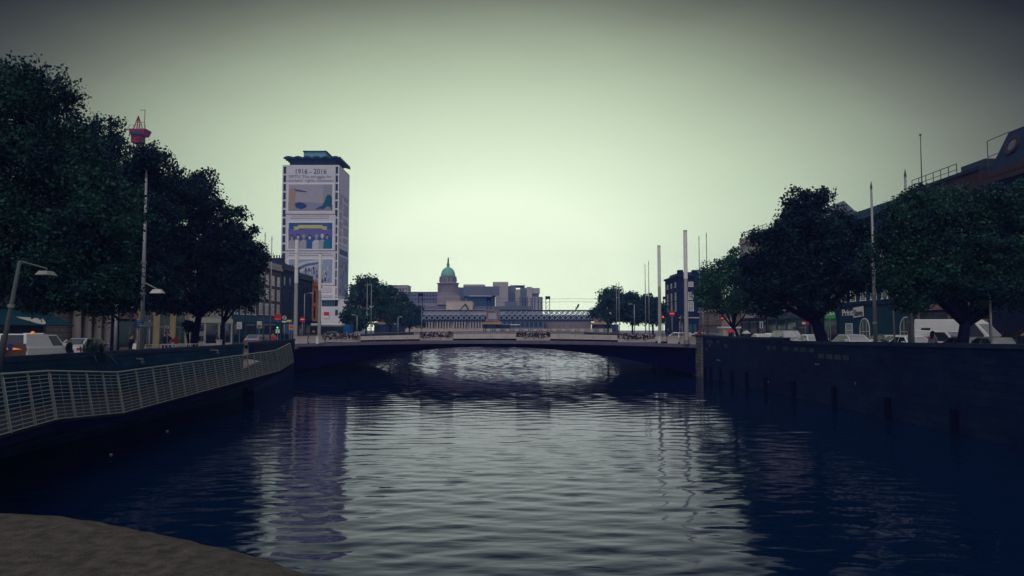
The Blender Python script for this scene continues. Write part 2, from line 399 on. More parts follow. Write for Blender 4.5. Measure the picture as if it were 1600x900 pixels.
def water():
    ys = [-58,-40,-25,-15,-8,-4,-2,-0.5,0.8,1.8]; y = 2.4
    while y < 130:
        ys.append(y); y += min(0.3, max(0.055, 0.75*y*y/(EYE*739)))
    ys += list(np.arange(y,215,0.33))+[220,270,330,420,520,638]
    ys = np.array(ys); xs = np.arange(-30, 30.01, 0.115)
    X, Y = np.meshgrid(xs, ys); dy = np.gradient(ys)[:,None]*np.ones_like(X)
    Z = np.zeros_like(X)
    r = np.random.default_rng(5)
    patch = 0.55 + 0.45*np.sin(X*0.21+1.3+np.sin(Y*0.17)*1.2)*np.sin(Y*0.23+0.5*np.sin(X*0.3)) 
    rough = np.clip((Y-9)/22, 0.0, 1.0)
    for i in range(110):
        lam = math.exp(r.uniform(math.log(0.24), math.log(2.2)))
        th = r.normal(0, 0.45) + (0.25 if lam > 1.8 else -0.1)
        kx, ky = math.sin(th)*2*PI/lam, math.cos(th)*2*PI/lam
        ph = r.uniform(0, 2*PI)
        slope = WSLOPE*math.sqrt(2/110)*(0.5 if lam > 1.5 else 1.25)
        if lam < 1.0: w = (0.22+0.85*rough)*(0.4+0.8*patch)
        else: w = 1.1-0.3*rough
        fade = np.clip((lam/np.maximum(dy, 0.1)-2.2)/2.0, 0, 1)
        w = w*(1+0.35*np.clip((Y-45)/20,0,1)+1.5*np.clip((Y-100)/10,0,1))
        wob = 0.5*np.sin(X*0.13+i)+0.5*np.sin(Y*0.11+i*1.7)
        sg = np.sin(kx*X+ky*Y+ph+1.4*wob)
        Z += fade*w*slope*lam/(2*PI)*(sg - 0.22*np.cos(2*(kx*X+ky*Y+ph+1.4*wob)))
    ny, nx = X.shape
    me = bpy.data.meshes.new('river'); me.vertices.add(nx*ny)
    me.vertices.foreach_set('co', np.stack([X,Y,Z],-1).astype(np.float32).ravel())
    i = (np.arange(ny-1)[:,None]*nx + np.arange(nx-1)[None,:]).ravel()
    q = np.stack([i, i+1, i+nx+1, i+nx], 1).astype(np.int32)
    me.loops.add(q.size); me.loops.foreach_set('vertex_index', q.ravel())
    me.polygons.add(len(q)); me.polygons.foreach_set('loop_start', np.arange(0, q.size, 4, dtype=np.int32))
    me.polygons.foreach_set('use_smooth', np.ones(len(q), bool)); me.update(calc_edges=True); me.validate()
    m = bpy.data.materials.new('river_water'); m.use_nodes = True; n = m.node_tree; n.nodes.remove(n.nodes['Principled BSDF'])
    df = n.nodes.new('ShaderNodeBsdfDiffuse'); df.inputs['Color'].default_value = (*WATER_COL, 1)
    gl = n.nodes.new('ShaderNodeBsdfGlossy'); gl.inputs['Color'].default_value = (*WATER_TINT, 1); gl.inputs['Roughness'].default_value = 0.05
    fr = n.nodes.new('ShaderNodeFresnel'); fr.inputs['IOR'].default_value = 1.28
    ms = n.nodes.new('ShaderNodeMixShader'); n.links.new(fr.outputs[0], ms.inputs[0]); n.links.new(df.outputs[0], ms.inputs[1]); n.links.new(gl.outputs[0], ms.inputs[2])
    n.links.new(ms.outputs[0], n.nodes['Material Output'].inputs['Surface'])
    g = n.nodes.new('ShaderNodeNewGeometry')
    last = None
    for sc, st, stren, dist in ((1.0, (0.35,1.25,1), 1.0, WB1), (1.0, (1.3,4.2,1), 1.0, WB2)):
        mp = n.nodes.new('ShaderNodeMapping'); mp.inputs['Scale'].default_value = st; mp.inputs['Rotation'].default_value = (0,0,R(7))
        n.links.new(g.outputs['Position'], mp.inputs['Vector'])
        t = n.nodes.new('ShaderNodeTexNoise'); t.inputs['Scale'].default_value = sc; t.inputs['Detail'].default_value = 3; t.inputs['Distortion'].default_value = 0.6
        n.links.new(mp.outputs[0], t.inputs['Vector'])
        bp = n.nodes.new('ShaderNodeBump'); bp.inputs['Strength'].default_value = stren; bp.inputs['Distance'].default_value = dist
        # wind ruffles the middle of the river in patches
        t2 = n.nodes.new('ShaderNodeTexNoise'); t2.inputs['Scale'].default_value = 0.09; t2.inputs['Detail'].default_value = 3
        n.links.new(g.outputs['Position'], t2.inputs['Vector'])
        mr = n.nodes.new('ShaderNodeMapRange'); mr.inputs['From Min'].default_value = 0.35; mr.inputs['From Max'].default_value = 0.65
        mr.inputs['To Min'].default_value = 0.25; mr.inputs['To Max'].default_value = 1.0
        n.links.new(t2.outputs['Fac'], mr.inputs['Value'])
        sy = n.nodes.new('ShaderNodeSeparateXYZ'); n.links.new(g.outputs['Position'], sy.inputs[0])
        m2 = n.nodes.new('ShaderNodeMapRange'); m2.inputs['From Min'].default_value = 7; m2.inputs['From Max'].default_value = 30
        m2.inputs['To Min'].default_value = 0.35; m2.inputs['To Max'].default_value = 1.0
        n.links.new(sy.outputs['Y'], m2.inputs['Value'])
        m3 = n.nodes.new('ShaderNodeMapRange'); m3.inputs['From Min'].default_value = 28; m3.inputs['From Max'].default_value = 70
        m3.inputs['To Min'].default_value = 1.0; m3.inputs['To Max'].default_value = 0.12
        n.links.new(sy.outputs['Y'], m3.inputs['Value'])
        mv = n.nodes.new('ShaderNodeMath'); mv.operation = 'MULTIPLY'; n.links.new(m3.outputs[0], mv.inputs[0]); n.links.new(m2.outputs[0], mv.inputs[1])
        mu = n.nodes.new('ShaderNodeMath'); mu.operation = 'MULTIPLY'; n.links.new(mr.outputs[0], mu.inputs[0]); n.links.new(mv.outputs[0], mu.inputs[1])
        n.links.new(mu.outputs[0], bp.inputs['Strength'])
        n.links.new(t.outputs['Fac'], bp.inputs['Height'])
        if last: n.links.new(last, bp.inputs['Normal'])
        last = bp.outputs['Normal']
    for q in (df, gl, fr): n.links.new(last, q.inputs['Normal'])
    me.materials.append(m)
    o = bpy.data.objects.new('river', me); C.objects.link(o); o['kind'] = 'structure'
    # far river beyond the grid
    struct('far_river', MB().quad((-60,638.2,-0.02),(60,638.2,-0.02),(60,5000,-0.02),(-60,5000,-0.02)), m)
water()
struct('riverbed', MB().quad((-3000,-300,-3),(3000,-300,-3),(3000,6000,-3),(-3000,6000,-3)), 'mud')

# ------------------------------------------------------------------ ground on both banks
ZL, ZR = 3.0, 3.2
for nm, tab, z, sgn in (('bank_ground', LW, ZL, -1), ('bank_ground', RW, ZR, 1)):
    mb = MB(); ys = [-60,-20,0,15,28,40,56,65,83,110,140,200,330]
    for a, b in zip(ys, ys[1:]):
        xa, xb = lerp_poly(tab, a)+sgn*0.3, lerp_poly(tab, b)+sgn*0.3
        mb.quad((xa,a,z),(xb,b,z),(sgn*3000,b,z),(sgn*3000,a,z))
    xa = lerp_poly(tab, 330)+sgn*0.3
    mb.quad((xa,330,z),(xa+sgn*20,6000,z),(sgn*3000,6000,z),(sgn*3000,330,z))
    struct(nm, mb, 'paving')
    # road with kerbs and lane line
    x0, x1 = (-34.0, -24.6) if sgn < 0 else (24.0, 36.5)
    struct('road', MB().quad((x0,-60,z+0.004),(x1,-60,z+0.004),(x1,330,z+0.004),(x0,330,z+0.004)), 'asphalt')
    ml = MB(); xm = (x0+x1)/2
    for k in range(60): ml.quad((xm-0.06,-50+k*6,z+0.008),(xm+0.06,-50+k*6,z+0.008),(xm+0.06,-47+k*6,z+0.008),(xm-0.06,-47+k*6,z+0.008))
    struct('road_line', ml, 'roadpaint')
    kb = MB()
    for xk in (x0-0.15, x1+0.15): kb.box(xk-0.14, xk+0.14, -60, 330, z-0.1, z+0.12)
    struct('kerb', kb, 'kerbstone')

# ------------------------------------------------------------------ quay walls
def wall(name, tab, y0, y1, sgn, ztop, m, label, coping=True, group=None, zb=-3):
    ys = [y0] + [y for x, y in tab if y0 < y < y1] + [y1]
    zt = ztop if callable(ztop) else (lambda y: ztop)
    r = root(name, label, 'wall', (lerp_poly(tab, y0), y0, 0), group=group)
    mb = MB(); mc = MB(); th = 0.5*sgn
    for a, b in zip(ys, ys[1:]):
        xa, xb = lerp_poly(tab, a), lerp_poly(tab, b)
        mb.hexa([(xa,a,zb),(xa+th,a,zb),(xb+th,b,zb),(xb,b,zb)], [(xa,a,zt(a)-0.22),(xa+th,a,zt(a)-0.22),(xb+th,b,zt(b)-0.22),(xb,b,zt(b)-0.22)])
        e = -0.06*sgn
        n = max(1, int((b-a)/1.6))
        for k in range(n):
            p, q = a+(b-a)*k/n, a+(b-a)*(k+1)/n - 0.012
            xp, xq = lerp_poly(tab, p), lerp_poly(tab, q); jz = random.uniform(-0.012, 0.012)
            mc.hexa([(xp+e,p,zt(p)-0.22),(xp+th-e,p,zt(p)-0.22),(xq+th-e,q,zt(q)-0.22),(xq+e,q,zt(q)-0.22)],
                    [(xp+e,p,zt(p)+jz),(xp+th-e,p,zt(p)+jz),(xq+th-e,q,zt(q)+jz),(xq+e,q,zt(q)+jz)])
    mb.part('masonry', m, r)
    mc.part('coping', 'coping', r)
    return r
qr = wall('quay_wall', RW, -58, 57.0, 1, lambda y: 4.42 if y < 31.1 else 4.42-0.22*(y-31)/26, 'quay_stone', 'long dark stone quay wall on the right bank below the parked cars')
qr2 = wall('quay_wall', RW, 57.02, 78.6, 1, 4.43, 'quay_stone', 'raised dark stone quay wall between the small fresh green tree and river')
mb = MB()
for y, dz in ((36,0),(42,0),(48.5,0),(55,0),(60.5,0),(65,0),(69,0),(72.5,0),(75.5,0),(77.6,0)):
    x = lerp_poly(RW, y)
    MB().box(x-0.22, x+0.02, y-0.2, y+0.2, -2.5, 1.25+random.uniform(-.1,.1)).part('fender_pile', 'fender', qr if y < 57 else qr2, bevel=0.03)
# pale lime runs leaking from wall joints
for px, py, w, h in ((1276,568,7,3.5),(1335,597,5,5),(1422,597,6,5),(1432,600,2.4,7),(1446,598,9,2.5),(1462,599,5,3),(1200,596,2.4,2.4),(1122,562,5,2)):
    y0 = atx(px, py, 21.0).y; x = lerp_poly(RW, y0); p = atx(px, py, x)
    k = p.y/F; wy = w*k*p.y/abs(p.x)*1.0
    mm = MB(); n = 5
    for j in range(n):
        yy = p.y + (j-n/2)*wy/n; hh = h*k*random.uniform(0.35,1.0)
        mm.hexa([(x-0.008,yy,p.z-hh),(x+0.05,yy,p.z-hh),(x+0.05,yy+wy/n*0.8,p.z-hh),(x-0.008,yy+wy/n*0.8,p.z-hh)],
                [(x-0.012,yy,p.z),(x+0.05,yy,p.z),(x+0.05,yy+wy/n*0.9,p.z),(x-0.012,yy+wy/n*0.9,p.z)])
    mm.part('lime_stain', 'lime', qr) if 'lime' in M else mm.part('lime_stain', 'coping', qr)
# pale end pier where the wall meets the bridge
ep = root('wall_pier', 'pale weathered block pier where right quay wall meets the bridge', 'pier', (20.3, 79.6, 0))
MB().box(20.05, 21.6, 78.65, 82.5, -3, 4.25).part('masonry', 'pier_stone', ep, bevel=0.03)
MB().box(19.98, 21.7, 78.6, 82.6, 4.25, 4.5).part('coping', 'coping', ep, bevel=0.03)
# lighter replaced blocks set 6 mm proud of the wall
for y, z, ww in [(76.8,3.85,.9),(75.6,3.85,.8),(76.2,3.45,.9),(77.2,3.05,.8),(73.4,3.85,.7),(71,3.5,.9),(60,3.6,.8),(58.8,3.6,.8),(56.6,3.6,1),(54.6,3.6,.9),(53.4,3.6,.9),(52,3.6,.8),(50.5,3.25,.9),(49.3,3.25,.9),(48.1,3.25,.9),(47,3.25,.8)]:
    x = lerp_poly(RW, y); MB().box(x-0.02, x+0.2, y-ww/2, y+ww/2, z-0.15, z+0.16).part('pale_block', 'pale_block', qr if y < 57 else qr2)
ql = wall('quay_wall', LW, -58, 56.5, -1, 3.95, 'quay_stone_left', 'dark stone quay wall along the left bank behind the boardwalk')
ql2 = wall('quay_wall', LW, 60.3, 83, -1, 4.05, 'quay_stone', 'short stone quay wall between the boardwalk gap and the bridge')
for a,b,tabs,sg,lab in ((107,330,RW,1,'right quay wall downstream of the concrete bridge'),(108,330,LW,-1,'left quay wall downstream of the concrete bridge')):
    wall('quay_wall', tabs, a, b, sg, 4.3, 'quay_stone', lab)

# ------------------------------------------------------------------ boardwalk on the left
HP = [(-10.4,9.5,4.15),(-13.4,19.5,3.85),(-14.6,23.4,3.72),(-14.95,28.1,3.41),(-17.8,55.9,3.48),(-17.9,59.75,3.96)]
bw = root('boardwalk', 'dark timber boardwalk hung along left quay wall', 'boardwalk', (-17, 30, 0))
dk = MB(); be = MB()
for (x0,y0,z0),(x1,y1,z1) in zip(HP, HP[1:]):
    a, b = lerp_poly(LW,y0)+0.02, lerp_poly(LW,y1)+0.02
    if y1 > 56: b = -20.6
    n = max(2, int((y1-y0)/0.3))
    dk.hexa([(a,y0,z0-1.62),(x0+.22,y0,z0-1.62),(x1+.22,y1,z1-1.62),(b,y1,z1-1.62)],[(a,y0,z0-1.5),(x0+.22,y0,z0-1.5),(x1+.22,y1,z1-1.5),(b,y1,z1-1.5)])
    be.bar((x0+.1,y0,z0-1.75),(x1+.1,y1,z1-1.75),0.12,0.24)
dk.part('deck', 'deck_wood', bw); be.part('edge_beam', 'steel_and_shade_dark', bw)
for y in (13,18,23.4,28.1,34,40,46,52,58):
    x = lerp_poly([(p[0],p[1]) for p in HP], y); z = lerp_poly([(p[2],p[1]) for p in HP], y)
    MB().bar((x, y, z-1.9), (lerp_poly(LW,y)+0.05, y, 0.35), 0.09, 0.12).part('raking_strut', 'strut_blue', bw)
rl = root('boardwalk_railing', 'long zigzag steel railing of thin wires on boardwalk edge', 'railing', (-14, 9.5, 2.5))
mh = MB(); mh.tube([Vector(p)+Vector((-0.02,0,0)) for p in HP], 0.035, 8)
mh.part('handrail', 'rail_steel', rl, smooth=True)
mw = MB(); mp_ = MB()
nb = [6, 2, 4, 16, 5]; LEAN = 0.30
for si, ((x0,y0,z0),(x1,y1,z1)) in enumerate(zip(HP, HP[1:])):
    A, B = Vector((x0,y0,z0)), Vector((x1,y1,z1))
    for k in range(13):
        t = 0.12 + (1.5-0.12)*k/12
        off = Vector((LEAN*t/1.5, 0, -t))
        mw.tube([A+off, B+off], 0.0125 if k < 12 else 0.02, 5)
    for k in range(nb[si]):
        p = A.lerp(B, k/nb[si]); d = (B-A).normalized(); d.z = 0
        q0, q1 = p+Vector((LEAN*0.08,0,-0.08)), p+Vector((LEAN*1.02,0,-1.53))
        w = Vector((d.x,d.y,0))*0.026
        big = 1.7 if k == 0 else 1.0
        pm = MB().hexa([q1-w*big+Vector((-.05,0,0)), q1+w*big+Vector((-.05,0,0)), q1+w*big+Vector((.03,0,0)), q1-w*big+Vector((.03,0,0))],
                       [q0-w*big+Vector((-.03,0,0)), q0+w*big+Vector((-.03,0,0)), q0+w*big+Vector((.03,0,0)), q0-w*big+Vector((.03,0,0))])
        pm.bar(q0, p+Vector((-0.02,0,0)), 0.03)
        pm.part('post', 'rail_steel', rl)
        m_ = A.lerp(B, (k+.5)/nb[si])
        MB().tube([m_+Vector((LEAN*.08,0,-.12)), m_+Vector((LEAN,0,-1.5))], 0.008, 4).part('spacer_rod', 'rail_wire', rl)
q = Vector(HP[-1]); MB().bar(q+Vector((LEAN,0,-1.53)), q, 0.07).part('post', 'rail_steel', rl)
mw.part('wires', 'rail_wire', rl)
# pale ramp from the street down to the boardwalk through the gap
rp = MB(); rp.hexa([(-20.45,56.55,2.0),(-20.45,60.25,2.0),(-24,60.25,2.0),(-24,56.55,2.0)],[(-20.45,56.55,2.3),(-20.45,60.25,2.5),(-24,60.25,3.12),(-24,56.55,3.12)])
struct('ramp', rp, 'ramp_stone')

# ------------------------------------------------------------------ near parapet, lower left corner
def parapet():
    pts = [(0,807),(65,810),(130,816),(190,827),(250,839),(315,853),(380,868),(430,882),(480,899),(510,911),(560,931)]
    zt = EYE-0.46
    edge = []
    for px, py in pts:
        d = ray(px, py); k = (zt-0.03-EYE)/d.z; edge.append(Vector((d.x*k, d.y*k, 0)))
    a, b = edge[0], edge[1]; edge = [a+(a-b)*k for k in (40, 18, 7, 2.5)] + edge
    a, b = edge[-1], edge[-2]; edge += [a+(a-b)*k for k in (3, 9)]
    # resample finely
    fine = []
    for p, q in zip(edge, edge[1:]):
        n = max(1, int((q-p).length/0.03))
        for k in range(n): fine.append(p.lerp(q, k/n))
    fine.append(edge[-1])
    prof = [(0.055,-0.42),(0.045,-0.12),(0.03,-0.07),(0.0,-0.03),(-0.03,-0.012),(-0.07,-0.003)] + [(-0.1-0.03*k, 0.002) for k in range(26)] + [(-0.92,-0.03),(-0.95,-0.42)]
    nrm = Vector((0.42, 0.9, 0)).normalized()
    vs = []; fs = []; r = random.Random(3)
    for p in fine:
        for o, dz in prof:
            j = r.uniform(-.0018,.0018)
            vs.append((p.x+nrm.x*o, p.y+nrm.y*o, zt+dz+j))
    n = len(prof)
    for i in range(len(fine)-1):
        for k in range(n-1): fs.append((i*n+k, i*n+k+1, (i+1)*n+k+1, (i+1)*n+k))
    rt = root('bridge_parapet', 'rough brown granite parapet in the near left corner', 'parapet', (fine[0].x, fine[0].y, 0))
    mb = MB(); mb.add(vs, fs); mb.part('coping', 'granite', rt, smooth=True)
    m2 = MB()
    for p, q in zip(fine[::6], fine[6::6]+[fine[-1]]):
        if (q-p).length < 1e-4: continue
        a, b = p-nrm*0.02, q-nrm*0.02; c, d = q-nrm*0.88, p-nrm*0.88
        m2.hexa([(v.x,v.y,-2.9) for v in (a,d,c,b)], [(v.x,v.y,zt-0.42) for v in (a,d,c,b)])
    m2.part('wall', 'pier_stone', rt)
parapet()

# ------------------------------------------------------------------ concrete bridge
BL, BR_ = Vector((-24.9,84.2,0)), Vector((20.15,80.5,0))
bu = (BR_-BL).normalized(); bn = Vector((-bu.y, bu.x, 0)); BLEN = (BR_-BL).length
def bp_(s, off, z): p = BL + bu*(s*BLEN) + bn*off; return Vector((p.x, p.y, z))
def zd(s): x = 2*s-1; return 3.88 - 0.42*x*x           # deck level at the edge
def zs(s): x = (s-0.50)*BLEN; return max(-0.6, 3.14 - 0.0060*x*x)
br = root('road_bridge', 'low concrete road bridge with flat arch across the river', 'bridge', (-2, 82, 0))
N = 48; WB = 25.0
dk = MB(); fas = [MB(),MB()]; web = MB(); shade_strips = [MB(),MB()]; bars_ = [MB(),MB()]; eds = [MB(),MB()]
for k in range(N):
    s0, s1 = k/N, (k+1)/N
    A0, A1 = zd(s0), zd(s1)
    dk.hexa([bp_(s0,0.1,A0-0.3),bp_(s1,0.1,A1-0.3),bp_(s1,WB-.1,A1-0.3),bp_(s0,WB-.1,A0-0.3)],[bp_(s0,0.1,A0-.05),bp_(s1,0.1,A1-.05),bp_(s1,WB-.1,A1-.05),bp_(s0,WB-.1,A0-.05)])
    for fa, ed, o0, o1 in ((fas[0], eds[0], -0.35, 0.1),(fas[1], eds[1], WB-.1, WB+.35)):
        fa.hexa([bp_(s0,o0,A0-.30),bp_(s1,o0,A1-.30),bp_(s1,o1,A1-.30),bp_(s0,o1,A0-.30)],[bp_(s0,o0,A0),bp_(s1,o0,A1),bp_(s1,o1,A1),bp_(s0,o1,A0)])
        ed.hexa([bp_(s0,o0-.03,A0-.37),bp_(s1,o0-.03,A1-.37),bp_(s1,o1-.05,A1-.37),bp_(s0,o1-.05,A0-.37)],[bp_(s0,o0-.03,A0-.31),bp_(s1,o0-.03,A1-.31),bp_(s1,o1-.05,A1-.31),bp_(s0,o1-.05,A0-.31)])
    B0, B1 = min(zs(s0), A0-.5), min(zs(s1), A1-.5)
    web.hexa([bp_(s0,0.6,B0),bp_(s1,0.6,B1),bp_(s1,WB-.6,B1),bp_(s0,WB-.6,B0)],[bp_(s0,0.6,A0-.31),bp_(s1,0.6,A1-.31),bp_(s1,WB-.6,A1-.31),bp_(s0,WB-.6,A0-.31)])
    for bar_, plinth, o in ((bars_[0], shade_strips[0], 4.6), (bars_[1], shade_strips[1], WB-4.8)):
        plinth.hexa([bp_(s0,o+.08,A0-.1),bp_(s1,o+.08,A1-.1),bp_(s1,o+.22,A1-.1),bp_(s0,o+.22,A0-.1)],[bp_(s0,o+.08,A0+.139),bp_(s1,o+.08,A1+.139),bp_(s1,o+.22,A1+.139),bp_(s0,o+.22,A0+.139)])  # plinth: dark strip added as the shade gap beneath the wall
        bar_.hexa([bp_(s0,o,A0+.14),bp_(s1,o,A1+.14),bp_(s1,o+.3,A1+.14),bp_(s0,o+.3,A0+.14)],[bp_(s0,o,A0+.62),bp_(s1,o,A1+.62),bp_(s1,o+.3,A1+.62),bp_(s0,o+.3,A0+.62)])
dk.part('deck', 'asphalt', br); web.part('arch', 'steel_and_shade_dark', br)  # arch colour carries the shade under the deck overhang
for q in range(2): fas[q].part('fascia', 'concrete_edge', br); eds[q].part('edge_strip', 'concrete_edge', br); bars_[q].part('footpath_wall', 'concrete', br); shade_strips[q].part('wall_shade_strip', 'steel_and_shade_dark', br)
for s0, s1 in ((-0.06, 0.0), (1.0, 1.06)):
    MB().hexa([bp_(s0,0.3,-3),bp_(s1,0.3,-3),bp_(s1,WB-.3,-3),bp_(s0,WB-.3,-3)],[bp_(s0,0.3,3.2),bp_(s1,0.3,3.2),bp_(s1,WB-.3,3.2),bp_(s0,WB-.3,3.2)]).part('abutment', 'quay_stone', br)
for o, nm in ((0.0, 'near'), (WB, 'far')):
    tr = MB(); wi = MB()
    for k in range(N):
        s0, s1 = k/N, (k+1)/N
        tr.bar(bp_(s0,o,zd(s0)+0.98), bp_(s1,o,zd(s1)+0.98), 0.09, 0.05)
        for h in (0.2,0.4,0.6,0.8): wi.tube([bp_(s0,o,zd(s0)+h), bp_(s1,o,zd(s1)+h)], 0.006, 4)
    tr.part('handrail', 'rail_steel', br); wi.part('railing_wires', 'rail_wire', br)
    for k in range(25):
        s = k/24
        MB().bar(bp_(s,o,zd(s)-.02), bp_(s,o,zd(s)+.97), 0.03, 0.06).part('railing_post', 'rail_steel', br)
for s0, s1 in ((0.003,0.035),(0.04,0.085),(0.93,0.955),(0.96,0.997)):   # pale stone end panels
    MB().hexa([bp_(s0,0.25,zd(s0)),bp_(s1,0.25,zd(s1)),bp_(s1,.6,zd(s1)),bp_(s0,.6,zd(s0))],[bp_(s0,0.25,zd(s0)+.85),bp_(s1,0.25,zd(s1)+.85),bp_(s1,.6,zd(s1)+.85),bp_(s0,.6,zd(s0)+.85)]).part('end_panel', 'concrete', br)
# light masts on the bridge
def mast(px, ptop, Y, w, label):
    p = at(px, ptop, Y); base = 3.6; H = p.z-base
    r = root('light_mast', label, 'light mast', (p.x, Y, base), group='tall pale light masts on the bridge')
    MB().tube([(p.x,Y,base),(p.x,Y,base+H*0.57)], [w*.62, w*.5], 12).part('lower_shaft', 'mast_lower', r, smooth=False)
    for k in range(3):
        z0 = base+H*(0.57+0.143*k)+0.03; z1 = base+H*(0.57+0.143*(k+1))
        MB().tube([(p.x,Y,z0),(p.x,Y,z1-.02)], [w*.55,w*.53], 12).part('light_section', 'mast_upper', r)
    MB().tube([(p.x,Y,base+H),(p.x,Y,base+H+.06)], w*.6, 12).part('cap', 'pole_dark', r)
    MB().tube([(p.x,Y,base-.1),(p.x,Y,base+.35)], w*.8, 12).part('base', 'pole_grey', r)
mast(464, 374, 86.5, 0.4, 'tall pale light mast at left end of the bridge, nearer of two')
mast(500.5, 396, 101, 0.4, 'pale light mast beside the coach, farther one at left bridge end')
mast(1070.5, 361, 80.2, 0.4, 'tallest pale light mast at right end of the bridge by stone pier')
mast(1029.5, 384.5, 97, 0.4, 'pale light mast in front of trees, farther one at right bridge end')
# flower troughs
fl_mats = ['flower_white','leaf_dark','flower_red','cloth_dark','flower_mauve']
def trough(px0, px1, label, seed, z_off=0.0):
    rd = random.Random(seed)
    s0 = (at(px0,525,82).x-BL.x)/(BR_.x-BL.x); s1 = (at(px1,525,82).x-BL.x)/(BR_.x-BL.x)
    a, b = bp_(s0,.45,0), bp_(s1,.45,0); z = zd((s0+s1)/2)
    r = root('flower_trough', label, 'planter', ((a.x+b.x)/2, (a.y+b.y)/2, z), group='flower troughs along the bridge railing')
    mb = MB().hexa([bp_(s0,.15,z+.02),bp_(s1,.15,z+.02),bp_(s1,.75,z+.02),bp_(s0,.75,z+.02)],[bp_(s0,.12,z+.4),bp_(s1,.12,z+.4),bp_(s1,.78,z+.4),bp_(s0,.78,z+.4)])
    mb.part('box', 'concrete', r)
    f = MB()
    for k in range(1500):
        s = s0+(s1-s0)*rd.random(); o = rd.uniform(0.05,.85)
        h = 0.3+0.72*rd.random()**0.8*(0.8+0.2*math.sin(s*300+seed)*math.sin(s*130))
        c = bp_(s,o,z+h); q = 0.06*rd.uniform(.6,1.6)
        u = Vector((rd.gauss(0,1),rd.gauss(0,1),rd.gauss(0,1))).normalized(); v = u.orthogonal().normalized()
        f.m = rd.choices(range(5), (28,40,9,16,7))[0]
        f.quad(c-u*q-v*q, c+u*q-v*q, c+u*q+v*q, c-u*q+v*q)
    f.part('flowers', fl_mats, r)
trough(497, 556, 'flower trough of dark and white blooms at left end of the bridge', 1)
trough(654, 706, 'flower trough with reddish blooms left of the bridge centre', 2)
trough(807, 859, 'flower trough with white and dark blooms right of bridge centre', 3)
trough(964, 1021, 'flower trough of dark mixed blooms near right end of the bridge', 4)
for px, lab in ((496,'small white bollard box beside the left flower trough'),(1030,'small white bollard box beside the right flower trough')):
    p = at(px, 530, 82.8); MB().box(p.x-.14,p.x+.14,82.7,83,3.5,4.25).box(p.x-.17,p.x+.17,82.67,83.03,4.25,4.3).thing('bollard','white_paint',lab,'bollard')
# ------------------------------------------------------------------ window and façade kit
WINC = {}
def win_meshes(w, h, fm, pm, arch=False, bars=(1,1)):
    key = (round(w,2), round(h,2), fm, pm, arch, bars)
    if key in WINC: return WINC[key]
    a = MB(); t = min(0.1, w*0.1)
    def arc(r, n=10): return [(r*math.cos(PI*k/n), r*math.sin(PI*k/n)) for k in range(n+1)]
    hz = h - (w/2 if arch else 0)
    a.box(-w/2, -w/2+t, -0.06, 0.01, 0, hz); a.box(w/2-t, w/2, -0.06, 0.01, 0, hz)
    a.box(-w/2-0.06, w/2+0.06, -0.12, 0.01, -0.1, -0.004)
    if not arch: a.box(-w/2+t, w/2-t, -0.06, 0.01, h-t, h)
    else:
        o, i = arc(w/2), arc(w/2-t)
        for k in range(10):
            a.hexa([(i[k][0],-.06,hz+i[k][1]),(o[k][0],-.06,hz+o[k][1]),(o[k][0],.01,hz+o[k][1]),(i[k][0],.01,hz+i[k][1])],
                   [(i[k+1][0],-.06,hz+i[k+1][1]),(o[k+1][0],-.06,hz+o[k+1][1]),(o[k+1][0],.01,hz+o[k+1][1]),(i[k+1][0],.01,hz+i[k+1][1])])
    for b in range(bars[0]):
        x = -w/2+w*(b+1)/(bars[0]+1); a.box(x-.02, x+.02, -.04, -.022, t*.5, h-t if not arch else hz+ (w/2-t)*.9)
    for b in range(bars[1]):
        z = h*(b+1)/(bars[1]+1); a.box(-w/2+t, w/2-t, -.046, -.021, z-.025, z+.025)
    p = MB()
    if arch: p.poly([(-w/2+t*.5,-.02,0.02),(w/2-t*.5,-.02,0.02)] + [((w/2-t*.5)*math.cos(PI*k/10),-.02,hz+(w/2-t*.5)*math.sin(PI*k/10)) for k in range(11)])
    else: p.quad((-w/2+t*.5,-.02,.02),(w/2-t*.5,-.02,.02),(w/2-t*.5,-.02,h-t*.5),(-w/2+t*.5,-.02,h-t*.5))
    WINC[key] = (a.mesh('window', fm), p.mesh('pane', pm)); return WINC[key]
def add_win(r, loc, rz, w, h, fm='white_paint', pm='glass', arch=False, bars=(1,1), name='window'):
    a, p = win_meshes(w, h, fm, pm, arch, bars)
    o = bpy.data.objects.new(name, a); C.objects.link(o); o.parent = r; o.location = Vector(loc)-r.location; o.rotation_euler = (0,0,rz)
    q = bpy.data.objects.new('pane', p); C.objects.link(q); q.parent = o
    return o
